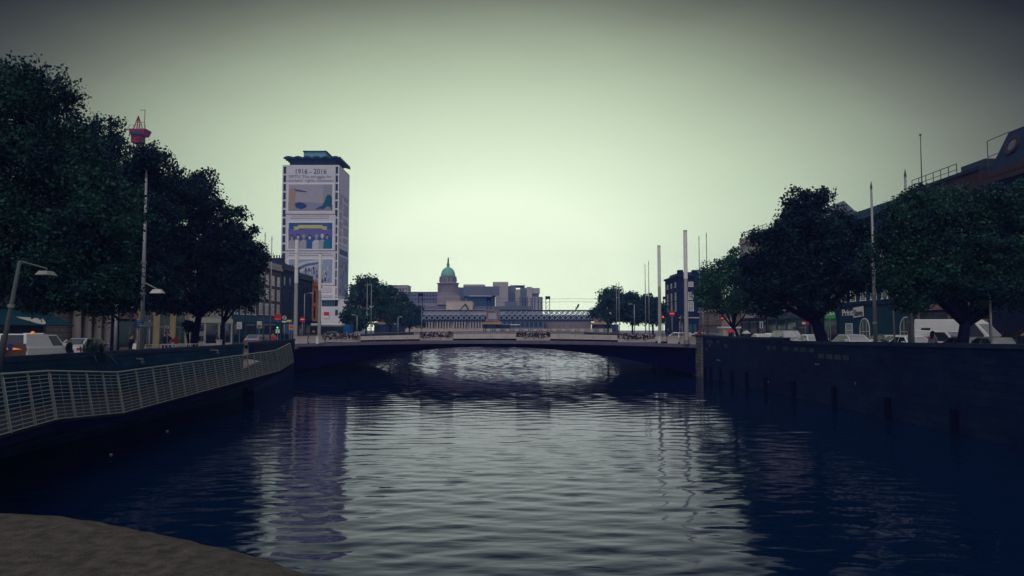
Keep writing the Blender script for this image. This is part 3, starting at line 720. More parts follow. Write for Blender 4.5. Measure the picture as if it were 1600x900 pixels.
def facade(label, side, X, D0, D1, h, wallm, bays, floors, fm='white_paint', pm='glass', ww=1.0, wh=1.7, z0=None, ground=4.0, shop=None,
           shopglass='glass', cornice=None, roof=None, depth=12, name='terrace_building', cat='building', top_gap=1.0, endbays=0, bars=(1,1), chim=0, fascia=None, roofm='slate'):
    z0 = z0 if z0 is not None else (ZL if side < 0 else ZR)
    r = root(name, label, cat, (X, (D0+D1)/2, z0))
    x1 = X+side*depth; xa, xb = min(X,x1), max(X,x1); g = 0.02
    MB().box(xa, xb, D0+g, D1-g, z0-.05, z0+h).part('wall', wallm, r)
    rz = -PI/2 if side > 0 else PI/2; fx = X
    W_ = D1-D0
    fh = (h-ground-top_gap)/max(1,floors)
    for f in range(floors):
        for b in range(bays):
            y = D0 + W_*(b+.5)/bays; hh = min(wh, fh*.72)*(1.0 if f < 2 else .85)
            add_win(r, (fx-side*0.002, y, z0+ground+fh*f+fh*.18), rz, ww, hh, fm, pm, bars=bars)
        for b in range(endbays):
            x = X+side*depth*(b+.5)/max(endbays,1)*0.6
            add_win(r, (x, D0+g-0.002, z0+ground+fh*f+fh*.18), 0, ww, min(wh,fh*.72), fm, pm, bars=bars)
    o = side*-1
    if shop:
        def bx(m, d0, d1, za, zb, pr): 
            x2 = X+o*pr; m.box(min(X,x2), max(X,x2), d0, d1, za, zb); return m
        n = max(1, int(W_/3.6)); pil = MB(); gl = MB()
        for k in range(n+1):
            y = D0+.2+(W_-.4)*k/n; bx(pil, y-.17, y+.17, z0, z0+ground-.75, .14)
            if k < n:
                y2 = D0+.2+(W_-.4)*(k+1)/n; bx(gl, y+.18, y2-.18, z0+.45, z0+ground-.95, .05); bx(pil, y+.171, y2-.171, z0, z0+.44, .1)
        bx(pil, D0+.05, D1-.05, z0+ground-.74, z0+ground-.2, .2)
        pil.part('shopfront', shop, r); gl.part('shop_window', shopglass, r)
    if cornice:
        mb = MB(); x2 = X+o*.3; mb.box(min(X-side*.0,x2)-0.0, max(X,x2), D0+.03, D1-.03, z0+h-.5, z0+h-.1); mb.box(min(X+side*.5,X+o*.12), max(X+side*.5,X+o*.12), D0+.03, D1-.03, z0+h+.002, z0+h+.5)
        mb.part('cornice', cornice, r)
    if roof:
        hr = roof; xm = (xa+xb)/2
        MB().prism([(xa+.3,D0+.05,z0+h+.003),(xb-.3,D0+.05,z0+h+.003),(xm,D0+.05,z0+h+hr)], (0,W_-.1,0)).part('roof', roofm, r)
    for k in range(chim):
        y = D0+.6 if k == 0 else D1-.6; xc = X+side*(3.2)
        m = MB().box(xc-.9, xc+.9, y-.45, y+.45, z0+h-.3, z0+h+1.9); m.box(xc-1, xc+1, y-.52, y+.52, z0+h+1.9, z0+h+2.05)
        c = m.part('chimney', wallm, r)
        pt = MB()
        for q in range(4): pt.lathe([(.13,0),(.1,.55)], (xc-.66+q*.44, y, z0+h+2.051), 8)
        pt.part('chimney_pot', 'brick_red', c)
    return r
# ------------------------------------------------------------------ left bank, far to near
XL = -36.0
facade('narrow orange rendered house beside the banner tower', -1, XL, 133.2, 139, 10.5, 'render_orange', 2, 2, 'render_dark', 'glass', 1.1, 2.3, ground=3.8, shop='render_dark', cornice='render_orange', name='house', cat='house')
facade('dark grey pitched roof terrace house left of the orange house', -1, XL, 124.2, 133, 11.2, 'brick_grey', 4, 3, 'brick_grey', 'glass', 1.1, 1.9, ground=3.9, shop='render_dark', cornice='lead', roof=3.4, chim=2)
facade('dark terrace house with big flat chimneys in front of banner tower', -1, XL, 115.2, 124, 12.0, 'brick_grey', 3, 3, 'lead', 'glass', 1.1, 1.9, ground=3.9, shop='render_dark', cornice='lead', roof=1.6, chim=2)
facade('brown brick terrace with white sash windows and red sign', -1, XL, 104.5, 115, 11.6, 'brick_brown', 4, 3, 'white_paint', 'glass_pale', 1.15, 2.0, ground=3.9, shop='shop_blue', cornice='stone_pale', chim=1)
facade('teal fronted shop building behind the dark left trees', -1, XL, 95.2, 104.3, 11, 'render_teal', 4, 3, 'white_paint', 'glass', 1.1, 1.8, ground=3.8, shop='render_teal', cornice='lead')
facade('pale grey building with tall white windows behind tree trunk', -1, XL, 82.2, 95, 11, 'render_cream', 6, 3, 'white_paint', 'glass_teal', 1.1, 1.9, ground=3.6, shop='cream_paint', shopglass='glass', cornice='stone_pale')
yb = facade('yellow stone building with tall arched ground floor openings', -1, XL, 71.2, 82, 12, 'render_yellow', 5, 2, 'cream_paint', 'glass_teal', 1.1, 1.8, ground=5.2, cornice='render_yellow')
for k in range(3): add_win(yb, (XL+.01, 73+3.6*k, ZL+.4), PI/2, 2.5, 3.9, 'render_yellow', 'glass_teal', arch=True, bars=(1,1), name='arched_window')
MB().box(XL, XL+.35, 71.3, 81.9, ZL+4.7, ZL+5.15).part('string_course', 'stone_pale', yb)
facade('dark narrow shop building between stone facade and yellow arches', -1, XL, 66.2, 71, 12, 'render_dark', 2, 3, 'stone_pale', 'glass', 1.1, 1.8, ground=3.8, shop='stone_pink', shopglass='glass_teal')
sb = facade('pale rusticated stone building with columns behind near trees', -1, XL, 57.2, 66, 13, 'stone_rustic', 4, 3, 'stone_pale', 'glass_teal', 1.2, 2.2, ground=4.6, cornice='stone_pale')
for k in range(4):
    y = 60.3+1.5*k; MB().lathe([(.42,0),(.36,.2),(.33,.3),(.28,3.6),(.36,3.75),(.4,4.0)], (XL+.55,y,ZL), 14).part('column', 'stone_pale', sb, smooth=False)
MB().box(XL, XL+1.1, 59.6, 65.5, ZL+4.0, ZL+4.55).part('entablature', 'stone_pale', sb)
for k in range(3): add_win(sb, (XL+.005, 61.0+1.5*k, ZL+1.0), PI/2, .8, 2.2, 'stone_pale', 'glass_teal')
aw = facade('dark corner shop with long dark green awning at far left', -1, XL, 40, 57, 12, 'render_dark', 6, 3, 'stone_pale', 'glass', 1.1, 1.9, ground=4.4, shop='black_paint', cornice='lead')
MB().hexa([(XL+.2,41,ZL+2.5),(XL+2.6,41,ZL+2.3),(XL+2.6,56.5,ZL+2.3),(XL+.2,56.5,ZL+2.5)],[(XL+.2,41,ZL+3.55),(XL+2.62,41,ZL+2.36),(XL+2.62,56.5,ZL+2.36),(XL+.2,56.5,ZL+3.55)]).part('awning', 'awning', aw)
for y in (46, 51.5):     # pale swoosh emblem printed on the awning
    e = MB(); n = 12; top = []; bot = []
    for k in range(n+1):
        t = k/n; yy = y+2.6*t; wv = .18*math.sin(PI*t)+.02; u = .55+.3*math.sin(t*2.4)-.15*t
        for lst, du in ((top, wv),(bot, -wv)):
            uu = u+du; lst.append((XL+.2+2.42*uu, yy, ZL+3.55-1.19*uu+.02))
    e.poly(bot+top[::-1]); e.part('awning_emblem', 'cream_paint', aw)
MB().box(XL+.2, XL+.42, 46.5, 56, ZL+3.62, ZL+4.55).part('sign_board', 'render_teal', aw)
st_ = MB()
for k in range(9): st_.box(XL+.425, XL+.45, 47.3+k*.9, 47.36+k*.9, ZL+3.8, ZL+4.35); st_.box(XL+.425, XL+.45, 47.37+k*.9, 47.7+k*.9, ZL+3.8+.25*(k%3), ZL+3.86+.25*(k%3))
st_.part('sign_lettering', 'pole_grey', aw)

# ------------------------------------------------------------------ banner tower
TD = 236.0
pTL, pTR = at(442.5, 258, TD), at(529.5, 258, TD)
TX0, TX1 = pTL.x, pTR.x; TZ = pTL.z; TY1 = TD+15.0
tw = root('tower_block', 'tall office tower wrapped in 1916-2016 banners with wavy roof', 'tower', ((TX0+TX1)/2, TD, ZL))
core = MB().box(TX0+.25, TX1-.25, TD+.25, TY1-.25, ZL, TZ-.2); core.part('wall', 'tower_panel', tw)
nf = 16; zb0 = ZL+10.5; fh = (TZ-zb0)/nf
glb = MB(); slab = MB()
for f in range(nf):
    z = zb0+f*fh
    slab.box(TX0, TX1, TD, TY1, z-.55, z)
    glb.box(TX0+.1, TX1-.1, TD+.1, TY1-.1, z+.002, z+fh-.552)
slab.box(TX0-.15, TX1+.15, TD-.15, TY1+.15, TZ-.55, TZ)
slab.part('floor_slab', 'tower_panel', tw); glb.part('glazing', 'copper_dark', tw)
cor = MB()
for x,y in ((TX0,TD),(TX1,TD),(TX1,TY1),(TX0,TY1)): cor.box(x-.16,x+.16,y-.16,y+.16,ZL,TZ-.56)
cor.part('corner_column', 'white_paint', tw)
# recessed roof storey, wavy canopy, plant room
ZR2 = at(485,243,TD).z
MB().box(TX0+1.6, TX1-1.6, TD+1.6, TY1-1.6, TZ+.001, ZR2-.8).part('roof_storey', 'copper_dark', tw)
can = MB(); nw = 6; sub = 14; E = 1.0
cx0, cx1, cy0, cy1 = TX0+.2, TX1+.35, TD-.4, TY1+.4
n = nw*sub
def zw(t): return ZR2-0.75+0.55*abs(math.sin(PI*nw*t))**0.8*1.0
def cside(a, b, inn_a, inn_b):
    for k in range(n):
        t0, t1 = k/n, (k+1)/n
        p0, p1 = Vector(a).lerp(Vector(b), t0), Vector(a).lerp(Vector(b), t1)
        q0, q1 = Vector(inn_a).lerp(Vector(inn_b), t0), Vector(inn_a).lerp(Vector(inn_b), t1)
        z0, z1 = zw(t0), zw(t1)
        can.hexa([(p0.x,p0.y,z0-.5),(p1.x,p1.y,z1-.5),(q1.x,q1.y,ZR2-.9),(q0.x,q0.y,ZR2-.9)],[(p0.x,p0.y,z0),(p1.x,p1.y,z1),(q1.x,q1.y,ZR2-.2),(q0.x,q0.y,ZR2-.2)])
mid = lambda x,y: (x,y,0)
i0,i1,j0,j1 = TX0+2.2,TX1-2.2,TD+2.2,TY1-2.2
cside(mid(cx0,cy0),mid(cx1,cy0),mid(i0,j0),mid(i1,j0)); cside(mid(cx1,cy0),mid(cx1,cy1),mid(i1,j0),mid(i1,j1))
cside(mid(cx1,cy1),mid(cx0,cy1),mid(i1,j1),mid(i0,j1)); cside(mid(cx0,cy1),mid(cx0,cy0),mid(i0,j1),mid(i0,j0))
can.box(i0,i1,j0,j1,ZR2-.9,ZR2-.19)
can.part('wavy_canopy', 'copper_dark', tw)
a, b = at(474.5,240,TD+3), at(509,240,TD+3)
MB().box(a.x, b.x, TD+3, TD+11, ZR2-.18, at(480,237.5,TD+3).z).part('plant_room', 'copper_pale', tw)
MB().box(a.x-.2, b.x+.3, TD+2.8, TD+11.3, at(480,237.5,TD+3).z+.001, at(480,235.6,TD+3).z).part('plant_room_roof', 'copper_dark', tw)
# banners
YB = TD-.14
def fq(mb, x0, y0, x1, y1, lift):        # rectangle on the front banner from its place on the facade
    Yq = YB-lift; a, b = at(x0,y1,Yq), at(x1,y0,Yq); mb.box(a.x,b.x,Yq,Yq+.03,a.z,b.z); return mb
def fpoly(mb, pts, lift):
    Yq = YB-lift; P = [at(x,y,Yq) for x,y in pts]; mb.prism([tuple(p) for p in P], (0,.025,0)); return mb
bn1 = fq(MB(), 446, 260, 524.5, 334.5, .0).part('banner', 'banner_cloth', tw)
bn2 = fq(MB(), 445.5, 335.5, 524.5, 391.5, .0).part('banner', 'banner_cloth', tw)
bn3 = fq(MB(), 445, 392.5, 524.3, 446, .0).part('banner', 'banner_cloth', tw)
bn4 = fq(MB(), 445, 446.7, 524.3, 468, .0).part('banner', 'banner_white', tw)
def tline(txt, x0, x1, y, size_px, par, m='banner_ink', bold=0.0):
    Yq = YB-.06; p = at((x0+x1)/2, y, Yq); k = Yq/F
    text_part(txt, size_px*k, par, p, (PI/2,0,0), m, width=(x1-x0)*k, depth=.01, bold=bold)
tline('1916 - 2016', 461, 509.5, 271.5, 11.5, bn1)
tline('SIPTU The struggle for', 451, 519, 278, 6.6, bn1, 'banner_text')
tline('workers\u2019 rights continues', 448.5, 522, 284, 6.6, bn1, 'banner_text')
# picture one: a rifleman in tan and a seated figure in green on a bare yard
pic = fq(MB(), 448.5, 286, 521.5, 331.5, .03).part('picture_border', 'banner_white', bn1)
p1 = MB(); pm_ = ['pic_grey','pic_ground','pic_tan','pic_shadow','pic_green','skin','pic_wall','banner_ink']
p1.m = 0; fq(p1, 450.5, 288, 519.5, 318, .05)
p1.m = 6; fq(p1, 505, 288, 519.5, 314, .06)
p1.m = 1; fpoly(p1, [(450.5,316),(480,315.5),(519.5,319),(519.5,329.5),(450.5,329.5)], .06)
p1.m = 3; fpoly(p1, [(461,318),(468,315.5),(474,317),(480,321),(477,325),(470,327),(462,324)], .08)
p1.m = 2; fpoly(p1, [(452,298),(455,294.5),(461,293.5),(464,297),(462,303),(460.5,312),(459,322),(457.5,328),(453,328),(451.5,312)], .10)
p1.m = 7; fpoly(p1, [(460,295.5),(467,296.5),(479,299),(479,300.2),(470,299.5),(462,298.5)], .12)
p1.m = 5; fpoly(p1, [(458,292.5),(460.5,291.8),(462,293.5),(460.5,295.3),(458.2,295)], .12)
p1.m = 4; fpoly(p1, [(512,304.5),(515.5,304),(518.5,308),(518.8,318),(516,323),(511,322),(506,326.5),(501,326.8),(504,320),(508,313),(509.5,307)], .10)
p1.m = 5; fpoly(p1, [(512.3,300.5),(515,300),(516,302.5),(514.8,304.3),(512.6,304)], .11)
p1.m = 7; fpoly(p1, [(493,326.2),(501,321.5),(504.5,323),(500,327),(494,327.5)], .09); fpoly(p1, [(514,322),(518.9,320),(519,328.5),(517.5,328.5),(517,324),(514.5,324)], .13)
p1.part('picture', pm_, bn1)
# caption lines under picture one
def greek(par, x0, x1, ys, m='banner_text', h=1.0, seed=1):
    rd = random.Random(seed); g = MB()
    for y in ys:
        x = x0+rd.uniform(0,3)
        while x < x1-2:
            w = rd.uniform(2,5.5); fq(g, x, y, min(x+w,x1), y+h, .05); x += w+.9
    g.part('small_print', m, par)
greek(bn2, 452, 516, (337, 340.5), seed=2)
pic = fq(MB(), 448.5, 345.5, 521.5, 390.5, .03).part('picture_border', 'banner_white', bn2)
p2 = MB(); pm2 = ['pic_blue','pic_violet','pic_gold','skin','pic_green','pic_grey','pic_teal','hair_dark','pic_tan','pic_pale']
p2.m = 0; fq(p2, 450.5, 348, 519.5, 388.5, .05)
p2.m = 1; fpoly(p2, [(450.5,357),(470,359),(490,356),(519.5,358),(519.5,370),(450.5,370)], .06)
p2.m = 2; fq(p2, 466, 351.5, 504, 356.8, .09); fpoly(p2, [(458,354.2),(466.5,353.6),(466.5,358.6),(458,359.6),(460.5,357)], .08); fpoly(p2, [(512,354.2),(503.5,353.6),(503.5,358.6),(512,359.6),(509.5,357)], .08)
for k,(x,y,w,cm,hair,sk) in enumerate([(456,371,7.5,5,7,3),(465.5,370,7,8,7,9),(474.5,369.5,8,5,8,3),(484,370.5,7.5,0,7,9),(494.5,370,9,9,5,3),(503.5,369,8,5,9,9),(511,370,8,6,7,3)]):
    p2.m = cm; fpoly(p2, [(x-w*.75,388.5),(x-w*.7,378),(x-w*.25,374.3),(x+w*.25,374.3),(x+w*.7,378),(x+w*.75,388.5)], .08+.006*k)
    p2.m = hair; fpoly(p2, [(x+2.7*math.cos(t*PI/6), y-.6-3.4*math.sin(t*PI/6)) for t in range(12)], .10+.006*k)
    p2.m = sk; fpoly(p2, [(x+2.0*math.cos(t*PI/5), y+.8+2.9*math.sin(t*PI/5)) for t in range(10)], .12+.006*k)
p2.part('picture', pm2, bn2)
greek(bn2, 468.5, 502, (353.4,), 'pic_ink', 1.4, 4)
greek(bn3, 450, 519, (395, 398.5), seed=5)
pic = fq(MB(), 448.5, 402.8, 521.5, 444.5, .03).part('picture_border', 'banner_white', bn3)
p3 = MB(); pm3 = ['pic_blue_grey','pic_grey','pic_pale','pic_ink','pic_slate']
p3.m = 0; fq(p3, 450.5, 405, 519.5, 442.5, .05)
p3.m = 2; fpoly(p3, [(450.5,420),(470,410),(495,405.5),(504,405.5),(504,412),(478,421),(462,430),(450.5,432)], .06)
p3.m = 4; fpoly(p3, [(462,419),(478,412),(499,409),(499,412.5),(480,416),(465,423)], .08)
rd = random.Random(8)
for k in range(46):
    x = rd.uniform(474,516); y = rd.uniform(416,440); s = rd.uniform(1,3.2); p3.m = rd.choice((1,3,4,2))
    fpoly(p3, [(x-s*.5,y+s),(x-s*.4,y-s*.6),(x,y-s*1.3),(x+s*.5,y-s*.5),(x+s*.55,y+s)], .08+.001*k)
p3.part('picture', pm3, bn3)
greek(bn4, 494, 520, (449.5, 452.8, 456, 462, 464.5), seed=7)
# side banners
XS = TX1+.16
def sq(mb, y0, y1, ztop0, zb_, lift):     # on the side face: y range (0..1), z by fraction of the facade
    a, b = TD+15*y0, TD+15*y1; Zr = TZ-zb0
    mb.box(XS+lift, XS+lift+.03, a, b, zb0+Zr*zb_, zb0+Zr*ztop0); return mb
MB().box(0,0,0,0,0,0)
s1 = sq(MB(), .03,.97,.985,.795,0).part('side_banner', 'banner_cloth', tw)
s2 = sq(MB(), .03,.97,.79,.43,0).part('side_banner', 'banner_white', tw)
s3 = sq(MB(), .03,.97,.425,.02,0).part('side_banner', 'banner_cloth', tw)
g = MB(); rd = random.Random(3)
for zc in np.arange(.785,.45,-.0135):
    for col in ((.07,.35),(.42,.92)):
        if rd.random() < .88: sq(g, col[0], col[0]+(col[1]-col[0])*rd.uniform(.75,1), zc, zc-.007, .04)
g.part('small_print', 'banner_text', s2)
sq(MB(), .1,.9,.40,.36,.04).part('heading_band', 'pic_slate', s3)
p4 = MB(); p4.m = 0; sq(p4, .08,.92,.345,.06,.04)
for k in range(50):
    y, z = rd.uniform(.12,.85), rd.uniform(.07,.31); p4.m = rd.choice((1,2,3,3,4)); sq(p4, y, y+rd.uniform(.02,.07), z+rd.uniform(.01,.03), z, .06+.001*k)
p4.part('picture', pm3, s3)
# podium below the tower
pd = root('podium_building', 'low pale podium building at the foot of banner tower', 'building', (TX1-6, TD-22, ZL))
YP = 205.0
def fpx(mb, x0, x1, y0, y1, Y, d, zlow=None):
    a, b = at(x0, y1, Y), at(x1, y0, Y); mb.box(a.x, b.x, Y, Y+d, ZL if zlow is None else a.z, b.z); return mb
fpx(MB(), 500, 546, 467.5, 520, YP, 22).part('wall', 'tower_panel', pd)
wn = MB()
for k in range(6): fpx(wn, 503+3.9*k, 506.6+3.9*k, 469.5, 478.5, YP-.06, .05, 0)
wn.part('window_band', 'copper_dark', pd)
c2 = MB()
for a_, b_ in ((484,493),(469,478)): fpx(c2, 523.5, 528, a_, b_, YP-.06, .05, 0)
c2.part('corner_window', 'copper_dark', pd)
fpx(MB(), 500, 529, 466, 468.5, YP-.5, 1, 0).part('canopy', 'white_paint', pd)
fpx(MB(), 506, 514, 487.5, 493, YP-.2, .12, 0).part('red_sign', 'red_paint', pd)
fpx(MB(), 506, 513.5, 493.4, 497, YP-.2, .12, 0).part('white_sign', 'white_paint', pd)

# ------------------------------------------------------------------ domed customs palace
CD = 372.0
def px_box(mb, x0, x1, ytop, ybot, Y, d): 
    a, b = at(x0, ybot, Y), at(x1, ytop, Y); mb.box(a.x, b.x, Y, Y+d, a.z, b.z); return mb
ch = root('domed_palace', 'old stone palace with green copper dome and statue on top', 'palace', (at(700,500,CD).x, CD, ZL))
px_box(MB(), 628, 770, 486, 520, CD, 30).part('main_block', 'custom_pale', ch)
px_box(MB(), 626, 772, 483.6, 486, CD-.8, 31).part('cornice', 'custom_pale', ch)
px_box(MB(), 645, 700, 474, 484, CD+12, 16).part('upper_range', 'custom_stone', ch)
px_box(MB(), 697, 738, 470.5, 484, CD+5, 16).part('attic', 'custom_pale', ch)
px_box(MB(), 640, 830, 478.5, 484, CD+10, 20).part('roof', 'slate_light', ch)
ped = MB(); P = [at(716,486,CD-3), at(733,486,CD-3), at(727,474,CD-3)]; ped.prism([tuple(p) for p in P], (0,20,0)); ped.part('pediment', 'lead', ch)
P = [at(718.5,485.5,CD-3.2), at(731,485.5,CD-3.2), at(726.8,477.5,CD-3.2)]; MB().prism([tuple(p) for p in P], (0,.3,0)).part('tympanum', 'custom_pale', ch)
cols = MB(); gaps = MB()
for k in range(24):
    x = 661+4.3*k
    if k % 6 == 4: continue
    px_box(cols, x, x+1.7, 499, 514, CD-2.2, 1.5); px_box(gaps, x+2.1, x+3.7, 501, 512.5, CD-.06, .04)
cols.part('columns', 'custom_pale', ch); gaps.part('tall_windows', 'office_dark', ch)
px_box(MB(), 656, 768, 494, 499, CD-2.6, 2.5).part('entablature', 'custom_pale', ch)
px_box(MB(), 655, 690, 496.2, 499.5, CD-3.2, .5).part('red_hoarding', 'stone_pink', ch)
px_box(MB(), 656, 768, 514, 521, CD-3, 2.9).part('plinth', 'custom_pale', ch)
cx, cy = at(700,450,CD+16).x, CD+16
def zz(y): return at(700, y, cy).z
k = cy/F
px_box(MB(), 683, 718, 461, 476, CD+16-5.4, 10.8).part('dome_base', 'custom_stone', ch)
MB().lathe([(15.6*k,zz(463)),(16.4*k,zz(461)),(16.4*k,zz(457.6)),(14.6*k,zz(457.4)),(14.6*k,zz(444.6)),(17.2*k,zz(444)),(17.4*k,zz(442.4)),(13.2*k,zz(441.8)),(13.2*k,zz(434.2)),(13.8*k,zz(433.6)),(13.8*k,zz(432.6)),(11.6*k,zz(432.4))],(cx,cy,0),32).part('drum', 'custom_stone', ch)
dc = MB()
for q in range(28):
    t = 2*PI*q/28; dc.lathe([(.7*k,zz(457.4)),(.62*k,zz(444.6))], (cx+15.6*k*math.cos(t), cy+15.6*k*math.sin(t), 0), 8)
dc.part('drum_columns', 'custom_stone', ch)
du = MB()
for q in range(12):
    t = 2*PI*q/12+.2; c = Vector((math.cos(t), math.sin(t), 0)); s = Vector((-c.y, c.x, 0)); p = Vector((cx,cy,0))+c*13.25*k
    du.hexa([p-s*.5*k+Vector((0,0,zz(440))),p+s*.5*k+Vector((0,0,zz(440))),p+s*.5*k+c*.2+Vector((0,0,zz(440))),p-s*.5*k+c*.2+Vector((0,0,zz(440)))],[p-s*.5*k+Vector((0,0,zz(436))),p+s*.5*k+Vector((0,0,zz(436))),p+s*.5*k+c*.2+Vector((0,0,zz(436))),p-s*.5*k+c*.2+Vector((0,0,zz(436)))])
du.part('drum_windows', 'slate', ch)
dh = zz(417.4)-zz(432.4)
MB().lathe([(11.5*k*math.cos(t*PI/2/14)**0.9 if t<14 else 1.6*k, zz(432.4)+dh*math.sin(t*PI/2/14)) for t in range(14)]+[(2.2*k,zz(417.6))],(cx,cy,0),32).part('dome', 'dome_green', ch, smooth=True)
MB().lathe([(2.3*k,zz(418)),(2.1*k,zz(413)),(2.5*k,zz(412.4)),(1.7*k,zz(411.5)),(1.3*k,zz(409.5))],(cx,cy,0),12).part('lantern', 'custom_stone', ch)
sm = MB(); sm.tube([(cx,cy,zz(409.8)),(cx+.1,cy,zz(407)),(cx-.05,cy,zz(405)),(cx,cy,zz(404))],[.45,.4,.42,.2],8); sm.ball((cx,cy,zz(403.3)),.22,.22,.28,8,6); sm.tube([(cx,cy,zz(404.8)),(cx+.35,cy,zz(403.6)),(cx+.3,cy,zz(402.2))],.12,6)
sm.part('statue', 'slate', ch, smooth=True)
# ------------------------------------------------------------------ stepped office complex behind
ofc = root('office_complex', 'stepped grey stone office blocks to the right of dome', 'office', (at(790,500,455).x, 455, ZL))
for x0,x1,yt,yb,Y,d,m,nm in [(715,726,449,490,470,14,'slate_light','glass_link'),(724,772,447.5,463,462,30,'office_dark','upper_wall'),(724,757,444.4,447.4,464,20,'office_stone','penthouse'),(728,772,463,520,463.5,28,'render_teal','lower_wall'),
    (770,794,440.5,447.2,460,22,'office_stone','tower'),(770,780,447.3,462,459,22,'office_dark','tower'),(780,794,447.3,520,458,22,'office_stone','tower'),(774,780,462,520,458.4,22,'office_stone','tower'),
    (794,806,447,520,464,20,'office_dark','bay'),(797,820,445.6,447,466,20,'office_dark','roof_slab'),(805,813,452,520,460,18,'office_stone','bay'),(813,822,449.5,520,463,20,'office_dark','bay'),(823,831.5,448.3,520,461,18,'office_stone','bay'),
    (831.5,843.5,450,458.5,462,18,'office_stone','bay'),(832,842,458.6,463.5,463,16,'slate_light','bay_window'),(789,806,471,520,457.4,12,'office_dark','low_bay'),(812,825,463.5,520,457,12,'office_dark','low_bay'),(825,829,464,520,456.6,12,'office_stone','low_bay'),(829.5,848,463.6,520,457.4,12,'office_stone','low_bay')]:
    px_box(MB(), x0, x1, yt, yb, Y, d).part(nm, m, ofc)
ln = MB()
for x in (816,820,831,835,840.5,845): px_box(ln, x, x+1.2, 464.5, 486, 456.4 if x < 826 else 457.2, .1)
ln.part('slot_windows', 'slate', ofc)
px_box(MB(), 733, 768, 462, 462.9, 461.6, .3).part('white_ledge', 'white_paint', ofc)
for x0,x1,yt,lab,m,Y in [(613,637,446,'plain grey flat roofed block left of the dome','office_stone',430),(637,690,456.4,'long low grey block between trees and green dome','office_dark',418),(545,556,445,'pale block just right of the banner tower','office_stone',410)]:
    r = root('office_block', lab, 'office', (at((x0+x1)/2,500,Y).x, Y, ZL)); px_box(MB(), x0, x1, yt, 522, Y, 14).part('wall', m, r)
    xx = x0+2
    while xx < x1-3:
        for dy_ in (4, 10): px_box(MB(), xx, xx+2.2, yt+dy_, yt+dy_+2.5, Y-.08, .06).part('window', 'slate', r)
        xx += 4.6
    px_box(MB(), x0-.5, x1+.5, yt-.6, yt, Y-.4, 15).part('parapet', 'office_stone', r)
gb = root('glass_building', 'low glass fronted building under the lattice rail bridge', 'building', (at(817,515,335).x, 335, ZL))
px_box(MB(), 783, 850, 500, 521, 335, 12).part('wall', 'slate_light', gb); g = MB()
for k in range(9): px_box(g, 786+7*k, 791+7*k, 503, 511, 334.9, .08)
g.part('windows', 'glass_teal', gb); px_box(MB(), 784, 812, 506.5, 508, 334.6, .3).part('white_band', 'white_paint', gb)
rw = MB().lathe([(at(932,515,330).x-at(891,515,330).x, ZL-3),(at(932,515,330).x-at(891,515,330).x, at(890,499.5,330).z)], (at(888,515,330).x, 345, 0), 40)
rw.thing('drum_building','stone_rustic','round drab stone building under the rail bridge right half','building',(at(888,515,330).x,345,ZL))

# ------------------------------------------------------------------ lattice rail bridge
LD = 270.0
lb = root('rail_bridge', 'dark blue lattice girder rail bridge across the river', 'rail bridge', (0, LD, 0))
zt_, zb_ = at(800,484.3,LD).z, at(800,500,LD).z
X0, X1 = -66, 92
for Y in (LD, LD+8):
    ct = MB().box(X0, X1, Y-.25, Y+.25, zb_-.5, zb_+.15); ct.part('bottom_chord', 'girder_blue', lb)
    MB().box(X0, X1, Y-.25, Y+.25, zt_-.3, zt_).part('top_chord', 'girder_blue', lb)
    la = MB(); sp_ = 1.95; x = X0
    while x < X1-2:
        for d in (1,-1):
            p, q = (x, Y-.12*d, zb_+.15), (x+(zt_-zb_)*.92, Y-.12*d, zt_-.3)
            if d < 0: p, q = (p[0], p[1], zt_-.3), (q[0], q[1], zb_+.15)
            la.bar(p, q, .1, .3)
        x += sp_
    la.part('lattice', 'lattice_grey', lb)
MB().box(X0, X1, LD+.3, LD+7.7, zb_-.2, zb_+.25).box(X0, X1, LD+5.2, LD+5.4, zb_+.25, zb_+1.9).part('track_deck', 'girder_blue', lb)
for px in (769.5, 938, 600, 1052):
    x = at(px, 500, LD).x
    MB().lathe([(3.0,-3),(2.8,zb_-1.6)], (x-.5, LD-1.2, 0), 20).box(x+1.5, x+6.5, LD-1, LD+9, -3, zb_-1.6).part('pier', 'girder_blue', lb)
    MB().box(x-3.4, x+3.0, LD-4.4, LD+1, zb_-1.6, zb_-.9).part('pier_cap', 'cap_ochre', lb)
    MB().box(x-2.2, x+2.2, LD-.7, LD-.3, zb_-.9, zt_-.9).box(x-2.6, x+2.6, LD-.8, LD-.26, zt_-.6, zt_+.1).box(x-2.6, x+2.6, LD-.8, LD-.26, zb_-.6, zb_-.1).part('pylon_panel', 'stone_pink', lb)
    MB().box(x-1.5, x+1.5, LD-.86, LD-.71, zb_+.3, zt_-1.2).box(x-.9, x+.9, LD-.9, LD-.861, zb_+.8, zt_-1.6).part('pylon_plaque', 'lattice_grey', lb)
def cat_mast(px, ptop, label):
    x = at(px, 500, LD+4).x; zt = at(px, ptop, LD+4).z
    r = root('catenary_mast', label, 'rail mast', (x, LD+4, zb_), group='catenary masts on the rail bridge')
    m = MB()
    for d in (-.7, .7): m.bar((x+d, LD+4, zb_+.2), (x+d, LD+4, zt), .22)
    for q in range(6):
        za, zc = zb_+(zt-zb_)*q/6, zb_+(zt-zb_)*(q+1)/6; m.bar((x-.7,LD+4,za+.2),(x+.7,LD+4,zc),.1)
    m.part('lattice_post', 'steel_and_shade_dark', r); MB().box(x-.9, x+.9, LD+3.7, LD+4.3, zt-.9, zt+.15).part('head', 'steel_and_shade_dark', r)
    return r
